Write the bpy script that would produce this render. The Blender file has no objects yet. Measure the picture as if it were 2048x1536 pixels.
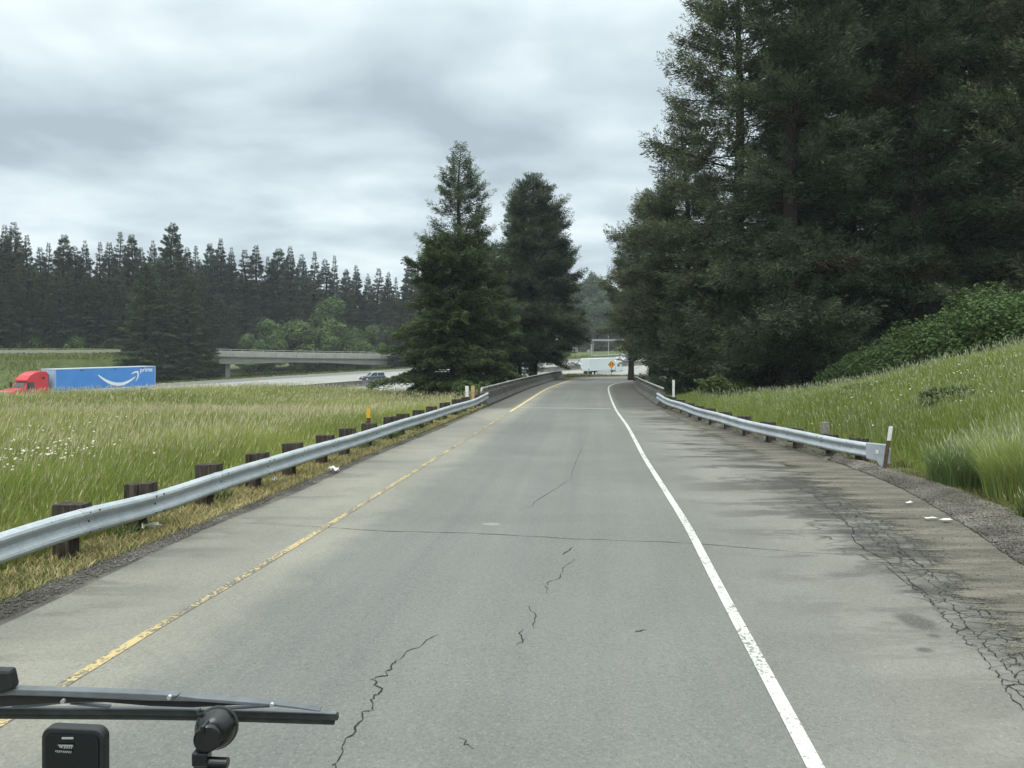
import bpy, math, random
import numpy as np
from mathutils import Vector, Matrix, Euler

# ------------------------------------------------------------------ scene, camera, sky, sun
sc = bpy.context.scene
COL = sc.collection
F, HZ, CX, H = 1500.0, 692.0, 1024.0, 2.3      # focal length and horizon row of the 2048 px photograph, eye height

cam_d = bpy.data.cameras.new("camera"); cam = bpy.data.objects.new("camera", cam_d); COL.objects.link(cam)
cam_d.sensor_width = 36.0; cam_d.lens = 36.0 * F / 2048.0
cam_d.shift_y = -(768.0 - HZ) / 2048.0
cam_d.clip_start = 0.05; cam_d.clip_end = 9000.0
cam.location = (0, 0, H); cam.rotation_euler = (math.radians(90), 0, 0)
sc.camera = cam

sc.render.engine = 'CYCLES'
cy = sc.cycles
cy.max_bounces = 5; cy.diffuse_bounces = 3; cy.glossy_bounces = 2; cy.transmission_bounces = 3
cy.volume_bounces = 0; cy.transparent_max_bounces = 6
cy.use_denoising = True
try: cy.denoiser = 'OPENIMAGEDENOISE'
except Exception: pass
cy.sample_clamp_indirect = 4.0
vs = sc.view_settings
sc.display_settings.display_device = 'sRGB'
vs.view_transform = 'Standard'; vs.look = 'None'; vs.gamma = 1.0; vs.exposure = 0.27; vs.use_curve_mapping = False

SUN_EL, SUN_AZ = math.radians(52), math.radians(200)      # high, veiled sun, behind the photographer
w = bpy.data.worlds.new("World"); sc.world = w; w.use_nodes = True
nt = w.node_tree; N = nt.nodes; L = nt.links
for n in list(N): N.remove(n)
def wn(t, **k):
    n = N.new(t)
    for a, b in k.items(): setattr(n, a, b)
    return n
out = wn('ShaderNodeOutputWorld'); bg = wn('ShaderNodeBackground')
sky = wn('ShaderNodeTexSky', sky_type='NISHITA', sun_disc=False, sun_elevation=SUN_EL, sun_rotation=SUN_AZ)
tc = wn('ShaderNodeTexCoord'); sep = wn('ShaderNodeSeparateXYZ'); L.new(tc.outputs['Generated'], sep.inputs[0])
def wm(op, a, b=None, c=None, clamp=False):
    n = wn('ShaderNodeMath', operation=op, use_clamp=clamp)
    for i, v in enumerate((a, b, c)):
        if v is None: continue
        if isinstance(v, (int, float)): n.inputs[i].default_value = v
        else: L.new(v, n.inputs[i])
    return n.outputs[0]
zc = wm('MAXIMUM', sep.outputs[2], 0.0)
zz = wm('ADD', zc, 0.13)
comb = wn('ShaderNodeCombineXYZ'); L.new(wm('DIVIDE', sep.outputs[0], zz), comb.inputs[0]); L.new(wm('DIVIDE', sep.outputs[1], zz), comb.inputs[1])
comb.inputs[2].default_value = 3.7
n1 = wn('ShaderNodeTexNoise'); n1.inputs['Scale'].default_value = 0.95; n1.inputs['Detail'].default_value = 6; n1.inputs['Roughness'].default_value = 0.50; n1.inputs['Distortion'].default_value = 0.35
L.new(comb.outputs[0], n1.inputs['Vector'])
n2 = wn('ShaderNodeTexNoise'); n2.inputs['Scale'].default_value = 2.6; n2.inputs['Detail'].default_value = 3; n2.inputs['Roughness'].default_value = 0.45
L.new(comb.outputs[0], n2.inputs['Vector'])
mixn = wm('ADD', wm('MULTIPLY', n1.outputs['Fac'], 0.64), wm('MULTIPLY', n2.outputs['Fac'], 0.36))
# the contrast of the cloud base fades towards the horizon
ctr = wm('ADD', wm('MULTIPLY', wm('SUBTRACT', mixn, 0.5), wm('MULTIPLY_ADD', wm('MINIMUM', zc, 0.2), 2.6, 0.80)), 0.5)
ramp = wn('ShaderNodeValToRGB'); L.new(ctr, ramp.inputs[0])
cr = ramp.color_ramp; cr.interpolation = 'LINEAR'
cr.elements[0].position = 0.29; cr.elements[0].color = (0.375, 0.450, 0.505, 1)
cr.elements[1].position = 0.72; cr.elements[1].color = (0.84, 0.925, 0.95, 1)
e = cr.elements.new(0.50); e.color = (0.58, 0.672, 0.718, 1)
# an overcast sky is about three times as bright overhead as at the horizon
gain = wm('MULTIPLY', wm('MAXIMUM', wm('SUBTRACT', zc, 0.38), 0.0), 4.2)
gc = wn('ShaderNodeVectorMath', operation='SCALE'); gc.inputs[0].default_value = (1.0, 0.955, 0.885); L.new(gain, gc.inputs[3])
g1 = wn('ShaderNodeVectorMath', operation='ADD'); L.new(gc.outputs[0], g1.inputs[0]); g1.inputs[1].default_value = (1, 1, 1)
sc_c = wn('ShaderNodeVectorMath', operation='MULTIPLY'); L.new(ramp.outputs[0], sc_c.inputs[0]); L.new(g1.outputs[0], sc_c.inputs[1])
sk = wn('ShaderNodeVectorMath', operation='SCALE'); L.new(sky.outputs[0], sk.inputs[0]); sk.inputs[3].default_value = 0.004
addc = wn('ShaderNodeVectorMath', operation='ADD'); L.new(sc_c.outputs[0], addc.inputs[0]); L.new(sk.outputs[0], addc.inputs[1])
ten = wn('ShaderNodeVectorMath', operation='SCALE'); L.new(addc.outputs[0], ten.inputs[0]); ten.inputs[3].default_value = 10.0
L.new(ten.outputs[0], bg.inputs[0]); bg.inputs[1].default_value = 0.1
L.new(bg.outputs[0], out.inputs[0])

sun_d = bpy.data.lights.new("sun", 'SUN'); sun = bpy.data.objects.new("sun", sun_d); COL.objects.link(sun)
sun_d.energy = 1.1; sun_d.angle = math.radians(28); sun_d.color = (1.0, 0.94, 0.85)
sdir = Vector((math.sin(SUN_AZ) * math.cos(SUN_EL), math.cos(SUN_AZ) * math.cos(SUN_EL), math.sin(SUN_EL)))
sun.rotation_euler = (-sdir).to_track_quat('-Z', 'Y').to_euler()

rng = np.random.default_rng(7); random.seed(7)
GR = -0.01733                                    # fall of the ramp

# ------------------------------------------------------------------ helpers
def at(px, py, Y):                               # photo pixel at depth Y -> point
    return np.array([(px - CX) / F * Y, Y, H - (py - HZ) / F * Y])
def onp(px, py):                                 # photo pixel on the ramp plane
    Y = H * F / (py - (HZ - GR * F)); return np.array([(px - CX) / F * Y, Y, GR * Y])

def np_mesh(name, V, faces, mat, tint=None, smooth=False):
    """faces: list of (k, array[n,k])"""
    me = bpy.data.meshes.new(name)
    V = np.asarray(V, dtype=np.float32)
    me.vertices.add(len(V)); me.vertices.foreach_set('co', V.ravel())
    li = np.concatenate([np.asarray(f, dtype=np.int32).ravel() for f in faces])
    tot = np.concatenate([np.full(len(f), np.asarray(f).shape[1], dtype=np.int32) for f in faces])
    st = np.concatenate([[0], np.cumsum(tot)[:-1]]).astype(np.int32)
    me.loops.add(len(li)); me.loops.foreach_set('vertex_index', li)
    me.polygons.add(len(tot)); me.polygons.foreach_set('loop_start', st)
    me.polygons.foreach_set('loop_total', tot)
    if smooth: me.polygons.foreach_set('use_smooth', np.ones(len(tot), dtype=bool))
    me.update(calc_edges=True)
    if tint is not None:
        a = me.attributes.new('tint', 'FLOAT_COLOR', 'POINT')
        t = np.ones((len(V), 4), dtype=np.float32); t[:, :3] = tint
        a.data.foreach_set('color', t.ravel())
    if mat: me.materials.append(mat)
    return me

def tag(o, label=None, cat=None, group=None, kind=None):
    if label: o['label'] = label
    if cat: o['category'] = cat
    if group: o['group'] = group
    if kind: o['kind'] = kind
    return o
def link(name, me, parent=None, loc=(0, 0, 0)):
    o = bpy.data.objects.new(name, me); COL.objects.link(o); o.location = loc
    if parent: o.parent = parent
    return o
def thing(name, label, cat, loc=(0, 0, 0), rz=0.0, group=None):
    o = bpy.data.objects.new(name, None); COL.objects.link(o)
    o.location = loc; o.rotation_euler = (0, 0, rz); o.empty_display_size = 0.2
    return tag(o, label, cat, group)
def copy_tree(o, parent=None):
    c = o.copy(); COL.objects.link(c)
    if parent: c.parent = parent
    for ch in o.children: copy_tree(ch, c)
    return c

class MB:
    def __init__(s): s.v = []; s.f = []
    def add(s, vs, fs):
        b = len(s.v); s.v += [tuple(map(float, p)) for p in vs]; s.f += [tuple(b + i for i in f) for f in fs]
        return s
    def box(s, c, d, rz=0.0, taper=1.0):
        cx, cy_, cz = c; a, b, h = d[0] / 2, d[1] / 2, d[2] / 2
        ca, sa = math.cos(rz), math.sin(rz); vs = []
        for z, k in ((-h, 1.0), (h, taper)):
            for x, y in ((-a, -b), (a, -b), (a, b), (-a, b)):
                x *= k; y *= k; vs.append((cx + x * ca - y * sa, cy_ + x * sa + y * ca, cz + z))
        return s.add(vs, [(3, 2, 1, 0), (4, 5, 6, 7), (0, 1, 5, 4), (1, 2, 6, 5), (2, 3, 7, 6), (3, 0, 4, 7)])
    def tube(s, pts, r, n=8, cap=True):
        pts = [Vector(p) for p in pts]; m = len(pts)
        rs = r if hasattr(r, '__len__') else [r] * m
        vs = []; up = None
        for i, p in enumerate(pts):
            t = (pts[min(i + 1, m - 1)] - pts[max(i - 1, 0)]).normalized()
            if up is None: up = Vector((0, 0, 1)) if abs(t.z) < 0.9 else Vector((1, 0, 0))
            a = t.cross(up).normalized(); b = a.cross(t).normalized(); up = b
            for k in range(n):
                q = 2 * math.pi * k / n; vs.append(p + a * (math.cos(q) * rs[i]) + b * (math.sin(q) * rs[i]))
        fs = [(i * n + k, i * n + (k + 1) % n, (i + 1) * n + (k + 1) % n, (i + 1) * n + k) for i in range(m - 1) for k in range(n)]
        if cap: fs += [tuple(range(n - 1, -1, -1)), tuple((m - 1) * n + k for k in range(n))]
        return s.add(vs, fs)
    def sweep(s, pts, prof, up=(0, 0, 1), closed=True, cap=True):
        """prof: (o, z) offsets, o to the right of the direction of travel"""
        pts = [Vector(p) for p in pts]; m = len(pts); n = len(prof); vs = []; U = Vector(up)
        for i, p in enumerate(pts):
            t = (pts[min(i + 1, m - 1)] - pts[max(i - 1, 0)]); t.z = 0 if up == (0, 0, 1) else t.z; t.normalize()
            r = t.cross(U).normalized(); pr = prof[i] if hasattr(prof[0][0], '__len__') else prof
            for o, z in pr: vs.append(p + r * o + U * z)
        n = len(vs) // m; kk = n if closed else n - 1
        fs = [(i * n + k, i * n + (k + 1) % n, (i + 1) * n + (k + 1) % n, (i + 1) * n + k) for i in range(m - 1) for k in range(kk)]
        if cap and closed: fs += [tuple(range(n - 1, -1, -1)), tuple((m - 1) * n + k for k in range(n))]
        return s.add(vs, fs)
    def prism(s, prof, x0, x1, inset=0.0, zi=None):
        """side profile (y, z) extruded along x; inset pulls the outline's upper points in"""
        n = len(prof); vs = []
        for x, sg in ((x0, 1), (x1, -1)):
            for y, z in prof:
                k = 0.0 if zi is None else inset * max(0.0, min(1.0, (z - zi[0]) / (zi[1] - zi[0])))
                vs.append((x + sg * k, y, z))
        fs = [tuple(range(n)), tuple(range(2 * n - 1, n - 1, -1))] + [(k, n + k, n + (k + 1) % n, (k + 1) % n) for k in range(n)]
        return s.add(vs, fs)
    def cyl(s, c, ax, r, h, n=20, r2=None):
        c = Vector(c); ax = Vector(ax).normalized()
        return s.tube([c - ax * h / 2, c + ax * h / 2], [r, r if r2 is None else r2], n)
    def build(s, name, mat, parent=None, origin=(0, 0, 0), smooth=False, bevel=0.0, seg=2):
        me = bpy.data.meshes.new(name)
        ox, oy, oz = origin
        me.from_pydata([(x - ox, y - oy, z - oz) for x, y, z in s.v], [], s.f); me.update()
        import bmesh
        bm = bmesh.new(); bm.from_mesh(me); bmesh.ops.recalc_face_normals(bm, faces=bm.faces); bm.to_mesh(me); bm.free()
        if mat: me.materials.append(mat)
        if smooth: me.polygons.foreach_set('use_smooth', [True] * len(me.polygons))
        o = link(name, me, parent)
        if parent is None: o.location = origin
        if bevel:
            b = o.modifiers.new('bevel', 'BEVEL'); b.width = bevel; b.segments = seg; b.limit_method = 'ANGLE'; b.angle_limit = 0.6
        return o

# value noise in numpy
_perm = rng.random((256, 256))
def vnoise(x, y, f=1.0):
    x = np.asarray(x) * f + 71.3; y = np.asarray(y) * f + 37.1
    xi = np.floor(x).astype(int); yi = np.floor(y).astype(int); u = x - xi; v = y - yi
    u = u * u * (3 - 2 * u); v = v * v * (3 - 2 * v)
    g = lambda a, b: _perm[a % 256, b % 256]
    return (g(xi, yi) * (1 - u) + g(xi + 1, yi) * u) * (1 - v) + (g(xi, yi + 1) * (1 - u) + g(xi + 1, yi + 1) * u) * v
def fbm(x, y, f=1.0, o=3):
    s = 0; a = 0.5; t = 0
    for _ in range(o): s = s + a * vnoise(x, y, f); t += a; a *= 0.5; f *= 2.1
    return s / t
def sm(a, b, x):
    t = np.clip((np.asarray(x, float) - a) / (b - a), 0, 1); return t * t * (3 - 2 * t)

# ------------------------------------------------------------------ materials
class MT:
    def __init__(s, name):
        s.m = bpy.data.materials.new(name); s.m.use_nodes = True; s.t = s.m.node_tree
        s.n = s.t.nodes; s.b = s.n['Principled BSDF']; s.o = s.n['Material Output']
    def node(s, t, **k):
        n = s.n.new(t)
        for a, b in k.items(): setattr(n, a, b)
        return n
    def lk(s, a, b): s.t.links.new(a, b)
    def math(s, op, a, b=None, c=None, clamp=False):
        n = s.node('ShaderNodeMath', operation=op, use_clamp=clamp)
        for i, v in enumerate((a, b, c)):
            if v is None: continue
            if isinstance(v, (int, float)): n.inputs[i].default_value = v
            else: s.lk(v, n.inputs[i])
        return n.outputs[0]
    def coord(s, kind='Object', scale=(1, 1, 1), rot=(0, 0, 0)):
        c = s.node('ShaderNodeTexCoord'); mp = s.node('ShaderNodeMapping'); mp.inputs['Scale'].default_value = scale; mp.inputs['Rotation'].default_value = rot
        s.lk(c.outputs[kind], mp.inputs[0]); return mp.outputs[0]
    def noise(s, vec, scale, detail=4, rough=0.55, dist=0.0):
        n = s.node('ShaderNodeTexNoise'); n.inputs['Scale'].default_value = scale; n.inputs['Detail'].default_value = detail
        n.inputs['Roughness'].default_value = rough; n.inputs['Distortion'].default_value = dist
        if vec is not None: s.lk(vec, n.inputs['Vector'])
        return n.outputs['Fac']
    def ramp(s, fac, stops, ease='LINEAR'):
        r = s.node('ShaderNodeValToRGB'); s.lk(fac, r.inputs[0]); r.color_ramp.interpolation = ease
        el = r.color_ramp.elements
        while len(el) < len(stops): el.new(0.5)
        for e_, (p, c) in zip(el, stops):
            e_.position = p; e_.color = (c, c, c, 1) if isinstance(c, (int, float)) else (*c, 1)
        return r.outputs[0]
    def mix(s, fac, a, b, mode='MIX'):
        n = s.node('ShaderNodeMix', data_type='RGBA', blend_type=mode)
        for i, v in ((0, fac), (6, a), (7, b)):
            if isinstance(v, (int, float)): n.inputs[i].default_value = v if i == 0 else (v, v, v, 1)
            elif isinstance(v, tuple): n.inputs[i].default_value = (*v, 1)
            else: s.lk(v, n.inputs[i])
        return n.outputs[2]
    def base(s, c, rough=0.7, metal=0.0, spec=0.5):
        if isinstance(c, tuple): s.b.inputs['Base Color'].default_value = (*c, 1)
        else: s.lk(c, s.b.inputs['Base Color'])
        if isinstance(rough, (int, float)): s.b.inputs['Roughness'].default_value = rough
        else: s.lk(rough, s.b.inputs['Roughness'])
        s.b.inputs['Metallic'].default_value = metal; s.b.inputs['Specular IOR Level'].default_value = spec
        return s
    def bump(s, h, strength=0.3, dist=0.02):
        n = s.node('ShaderNodeBump'); n.inputs['Strength'].default_value = strength; n.inputs['Distance'].default_value = dist
        s.lk(h, n.inputs['Height']); s.lk(n.outputs[0], s.b.inputs['Normal']); return s

def plain(name, c, rough=0.5, metal=0.0, var=0.12, scale=6.0, spec=0.5):
    m = MT(name); v = m.coord()
    f = m.noise(v, scale, 5, 0.6)
    lo = tuple(max(0, x * (1 - var)) for x in c); hi = tuple(min(1, x * (1 + var)) for x in c)
    m.base(m.ramp(f, [(0.3, lo), (0.7, hi)]), rough, metal, spec)
    return m.m

def foliage(name, trans=0.25, mul=(1, 1, 1), rough=0.6, spec=0.25, rnd=0.35):
    m = MT(name)
    a = m.node('ShaderNodeAttribute', attribute_name='tint')
    oi = m.node('ShaderNodeObjectInfo')
    k = m.math('MULTIPLY_ADD', oi.outputs['Random'], rnd, 1.0 - rnd / 2)
    c = m.mix(1.0, a.outputs['Color'], mul, 'MULTIPLY')
    vm = m.node('ShaderNodeVectorMath', operation='SCALE'); m.lk(c, vm.inputs[0]); m.lk(k, vm.inputs[3])
    c = vm.outputs[0]
    m.base(c, rough, 0, spec)
    tr = m.node('ShaderNodeBsdfTranslucent'); m.lk(c, tr.inputs[0])
    mx = m.node('ShaderNodeMixShader'); mx.inputs[0].default_value = trans
    m.lk(m.b.outputs[0], mx.inputs[1]); m.lk(tr.outputs[0], mx.inputs[2]); m.lk(mx.outputs[0], m.o.inputs[0])
    return m.m

M = {}
M['needle'] = foliage('needle_foliage', 0.24, rnd=0.4)
M['leaf'] = foliage('leaf_foliage', 0.3)
M['blade'] = foliage('grass_blade', 0.3, rnd=0.0)
def bark():
    m = MT('bark'); v = m.coord(scale=(6, 6, 1.2))
    f = m.noise(v, 2.2, 6, 0.7)
    m.base(m.ramp(f, [(0.3, (0.014, 0.012, 0.010)), (0.7, (0.055, 0.046, 0.038))]), 0.9, 0, 0.2).bump(f, 0.8, 0.06); return m.m
M['bark'] = bark()

def asphalt():
    m = MT('ramp_asphalt')
    uv = m.node('ShaderNodeUVMap'); uv.uv_map = 'lane'
    sp = m.node('ShaderNodeSeparateXYZ'); m.lk(uv.outputs[0], sp.inputs[0]); u, s_ = sp.outputs[0], sp.outputs[1]
    o = m.coord()
    big = m.noise(o, 0.22, 5, 0.6, 0.6); med = m.noise(o, 1.6, 5, 0.65); fine = m.noise(o, 34, 3, 0.75)
    cell = m.node('ShaderNodeTexVoronoi'); cell.inputs['Scale'].default_value = 95; m.lk(o, cell.inputs['Vector'])
    vor = m.node('ShaderNodeTexWhiteNoise'); m.lk(cell.outputs['Position'], vor.inputs['Vector'])
    streak = m.noise(m.coord('UV', (3.4, 0.055, 1)), 1.0, 4, 0.55)          # along the lane
    lateral = m.noise(m.coord('Object', (0.42, 1.55, 1), (0, 0, 0.1)), 1.0, 8, 0.70, 0.25)   # across the shoulder
    w1 = m.math('MULTIPLY_ADD', m.math('SUBTRACT', med, 0.5), 0.9, u)
    prof = m.ramp(m.math('MULTIPLY_ADD', w1, 0.1, 0.2), [       # u = -2 .. 8 m from the yellow line
        (0.03, (0.105, 0.098, 0.083)), (0.07, (0.235, 0.223, 0.184)), (0.15, (0.290, 0.278, 0.230)), (0.24, (0.275, 0.265, 0.222)),
        (0.285, (0.176, 0.178, 0.169)), (0.36, (0.160, 0.164, 0.158)), (0.45, (0.184, 0.187, 0.178)), (0.54, (0.166, 0.169, 0.161)),
        (0.62, (0.192, 0.193, 0.182)), (0.69, (0.176, 0.177, 0.168)), (0.80, (0.248, 0.241, 0.211)), (0.93, (0.236, 0.227, 0.195))])
    c = m.mix(m.ramp(streak, [(0.3, 0.0), (0.75, 0.34)]), prof, (0.262, 0.258, 0.226))
    c = m.mix(m.ramp(big, [(0.35, 0.5), (0.6, 0.0)]), c, (0.125, 0.126, 0.117))
    # dark moist patches and dirt tongues on both shoulders
    sh_r = m.ramp(m.math('MULTIPLY', u, 0.1), [(0.51, 0.0), (0.63, 1.0)])
    sh_l = m.ramp(m.math('MULTIPLY_ADD', u, 0.1, 0.2), [(0.02, 1.0), (0.19, 0.0)])
    far = m.ramp(m.math('MULTIPLY', s_, 0.01), [(0.05, 0.25), (0.10, 0.65), (0.19, 1.0), (0.45, 1.0)])
    pat = m.ramp(m.math('MULTIPLY_ADD', m.math('SUBTRACT', fine, 0.5), 0.22, lateral), [(0.505, 0.0), (0.54, 0.85)])
    c = m.mix(m.math('MULTIPLY', m.math('MULTIPLY', pat, sh_r), far, clamp=True), c, (0.066, 0.064, 0.058))
    pat2 = m.ramp(m.math('MULTIPLY_ADD', m.math('SUBTRACT', fine, 0.5), 0.2, lateral), [(0.535, 0.0), (0.575, 0.7)])
    c = m.mix(m.math('MULTIPLY', pat2, sh_l), c, (0.105, 0.100, 0.086))
    # beyond the joint the deck shoulders are dark and dirty
    deck = m.math('MULTIPLY', m.ramp(m.math('MULTIPLY', s_, 0.01), [(0.34, 0.0), (0.36, 1.0)]),
                  m.ramp(m.math('ABSOLUTE', m.math('MULTIPLY_ADD', u, 0.1, -0.25)), [(0.24, 0.0), (0.29, 0.75)]))
    c = m.mix(deck, c, (0.085, 0.082, 0.074))
    # alligator cracking at the outer edge of the right shoulder
    vc = m.node('ShaderNodeTexVoronoi', feature='DISTANCE_TO_EDGE'); vc.inputs['Scale'].default_value = 1.0
    wob = m.node('ShaderNodeVectorMath', operation='ADD'); nz = m.node('ShaderNodeTexNoise'); nz.inputs['Scale'].default_value = 3.0; m.lk(o, nz.inputs['Vector'])
    sca = m.node('ShaderNodeVectorMath', operation='SCALE'); sca.inputs[3].default_value = 0.22; m.lk(nz.outputs['Color'], sca.inputs[0])
    m.lk(m.coord('Object', (2.2, 5.5, 1), (0, 0, 0.12)), wob.inputs[0]); m.lk(sca.outputs[0], wob.inputs[1]); m.lk(wob.outputs[0], vc.inputs['Vector'])
    zone = m.math('MULTIPLY', m.ramp(m.math('MULTIPLY_ADD', m.math('SUBTRACT', big, 0.5), 2.6, m.math('SUBTRACT', u, 6.0)), [(0.50, 0.0), (0.85, 1.0)]),
                  m.ramp(m.math('MULTIPLY', s_, 0.02), [(0.05, 1.0), (0.26, 1.0), (0.34, 0.0)]))
    lines = m.ramp(vc.outputs['Distance'], [(0.015, 1.0), (0.06, 0.0)])
    c = m.mix(m.math('MULTIPLY', m.math('MULTIPLY', lines, zone), 0.85), c, (0.05, 0.048, 0.043))
    dk = m.math('MULTIPLY', m.ramp(m.math('MULTIPLY_ADD', m.math('SUBTRACT', med, 0.5), 1.4, m.math('SUBTRACT', u, 6.30)), [(0.35, 0.0), (0.70, 0.92)]), m.ramp(lateral, [(0.42, 0.2), (0.6, 1.0)]))
    c = m.mix(m.math('MULTIPLY', dk, m.ramp(m.math('MULTIPLY', s_, 0.02), [(0.05, 1.0), (0.36, 1.0), (0.5, 0.3)])), c, (0.060, 0.057, 0.052))
    # oil stain and two drips on the right shoulder, a pale scuff in the lane
    def blot(px, py, rx, ry, lo, hi):
        q = onp(px, py); mp = m.node('ShaderNodeMapping'); mp.inputs['Location'].default_value = (-q[0] / rx, -q[1] / ry, 0); mp.inputs['Scale'].default_value = (1 / rx, 1 / ry, 0)
        cc = m.node('ShaderNodeTexCoord'); m.lk(cc.outputs['Object'], mp.inputs[0]); ln = m.node('ShaderNodeVectorMath', operation='LENGTH'); m.lk(mp.outputs[0], ln.inputs[0])
        return m.ramp(m.math('MULTIPLY_ADD', m.math('SUBTRACT', lateral, .5), 1.6, m.math('MULTIPLY_ADD', m.math('SUBTRACT', med, .5), .9, ln.outputs['Value'])), [(lo, .72), (hi, 0.0)])
    for a_ in ((1832, 1243, .17, .30), (1848, 1300, .09, .07), (1868, 1272, .07, .06)): c = m.mix(blot(*a_, .45, 1.0), c, (0.072, 0.068, 0.060))
    c = m.mix(blot(982, 1048, .14, .10, .5, 1.0), c, (0.30, 0.30, 0.28))
    # aggregate
    g = m.ramp(fine, [(0.25, 0.80), (0.75, 1.20)])
    c = m.mix(1.0, c, g, 'MULTIPLY')
    c = m.mix(m.ramp(vor.outputs['Value'], [(0.92, 0.0), (0.98, 0.26)]), c, (0.40, 0.395, 0.365))
    c = m.mix(m.ramp(vor.outputs['Value'], [(0.03, 0.30), (0.09, 0.0)]), c, (0.05, 0.05, 0.048))
    c = m.mix(1.0, c, (0.895, 0.885, 0.865), 'MULTIPLY')
    m.base(c, 0.9, 0, 0.25)
    h = m.math('MULTIPLY_ADD', vor.outputs['Value'], 0.5, fine)
    m.bump(h, 0.35, 0.006)
    return m.m
M['asphalt'] = asphalt()

def speckle(name, stops, s1=0.9, s2=40, rough=0.95, bump=0.6, dist=0.02):
    m = MT(name); o = m.coord()
    a = m.noise(o, s1, 6, 0.65, 0.3); b = m.noise(o, s2, 3, 0.75)
    f = m.math('ADD', m.math('MULTIPLY', a, 0.6), m.math('MULTIPLY', b, 0.4))
    m.base(m.ramp(f, stops), rough, 0, 0.2).bump(b, bump, dist); return m.m
M['soil'] = speckle('ground_soil', [(0.3, (0.035, 0.045, 0.014)), (0.5, (0.085, 0.105, 0.032)), (0.7, (0.16, 0.165, 0.060))], 0.35, 18)
M['gravel'] = speckle('gravel', [(0.34, (0.055, 0.050, 0.042)), (0.5, (0.165, 0.152, 0.128)), (0.66, (0.34, 0.32, 0.275))], 1.2, 46, bump=1.0, dist=0.03)
M['gravel_dark'] = speckle('gravel_dark', [(0.34, (0.045, 0.042, 0.037)), (0.5, (0.115, 0.107, 0.092)), (0.68, (0.25, 0.235, 0.20))], 1.6, 52, bump=1.0, dist=0.03)
M['dirt'] = speckle('dirt', [(0.34, (0.085, 0.077, 0.062)), (0.5, (0.185, 0.170, 0.135)), (0.66, (0.33, 0.31, 0.245))], 1.5, 30, bump=0.5)
def ragged_dirt():
    m = MT('ragged_dirt'); o = m.coord(); lat = m.coord('Object', (0.7, 3.4, 1), (0, 0, .1))
    a = m.noise(lat, 1.0, 6, 0.7, 0.2); b = m.noise(o, 46, 3, 0.75); big = m.noise(o, 0.8, 4, 0.6)
    c = m.ramp(m.math('ADD', m.math('MULTIPLY', a, 0.6), m.math('MULTIPLY', b, 0.4)), [(0.36, (0.060, 0.055, 0.046)), (0.5, (0.120, 0.110, 0.088)), (0.64, (0.215, 0.198, 0.158))])
    uv = m.node('ShaderNodeUVMap'); uv.uv_map = 'lane'; sp = m.node('ShaderNodeSeparateXYZ'); m.lk(uv.outputs[0], sp.inputs[0])
    k = m.math('ADD', sp.outputs[0], m.math('MULTIPLY', m.math('SUBTRACT', m.math('ADD', m.math('MULTIPLY', a, .7), m.math('MULTIPLY', b, .3)), 0.5), 1.9))
    al = m.ramp(k, [(0.10, 0.0), (0.28, 1.0)])
    m.base(c, 0.95, 0, 0.2).bump(b, 0.6, 0.015); m.lk(al, m.b.inputs['Alpha']); return m.m
M['ragged_dirt'] = ragged_dirt()

def paint(name, c, worn):
    m = MT(name); o = m.coord(); f = m.noise(o, 26, 4, 0.75); g = m.noise(o, 1.4, 3, 0.6)
    k = m.math('ADD', m.math('MULTIPLY', f, 0.7), m.math('MULTIPLY', g, 0.3))
    m.base(m.ramp(k, [(worn - 0.05, (0.13, 0.125, 0.11)), (worn + 0.02, c), (0.9, tuple(min(0.9, x * 1.12) for x in c))]), 0.75, 0, 0.3).bump(f, 0.3, 0.004); return m.m
M['white_line'] = paint('white_line_paint', (0.53, 0.525, 0.475), 0.45)
M['yellow_line'] = paint('yellow_line_paint', (0.48, 0.37, 0.175), 0.53)
M['yellow_faded'] = paint('faded_yellow_paint', (0.58, 0.47, 0.23), 0.36)
M['crack'] = plain('crack_black', (0.030, 0.029, 0.027), 0.95, spec=0.1)
def concrete(name, lo, hi, s1=0.7, streak=True):
    m = MT(name); o = m.coord(); a = m.noise(o, s1, 6, 0.65, 0.5); b = m.noise(m.coord('Object', (1, 1, 0.25)), 3.0, 5, 0.7)
    f = m.math('ADD', m.math('MULTIPLY', a, 0.5), m.math('MULTIPLY', b, 0.5)) if streak else a
    m.base(m.ramp(f, [(0.3, lo), (0.7, hi)]), 0.9, 0, 0.25).bump(b, 0.25, 0.01); return m.m
M['barrier'] = concrete('barrier_concrete', (0.050, 0.048, 0.042), (0.150, 0.144, 0.127), 1.2)
M['median'] = concrete('median_concrete', (0.065, 0.062, 0.055), (0.19, 0.183, 0.163))
M['girder'] = concrete('bridge_concrete', (0.175, 0.18, 0.165), (0.27, 0.275, 0.25), 0.3)
M['parapet'] = concrete('parapet_concrete', (0.23, 0.23, 0.21), (0.46, 0.455, 0.42), 0.5)
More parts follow.
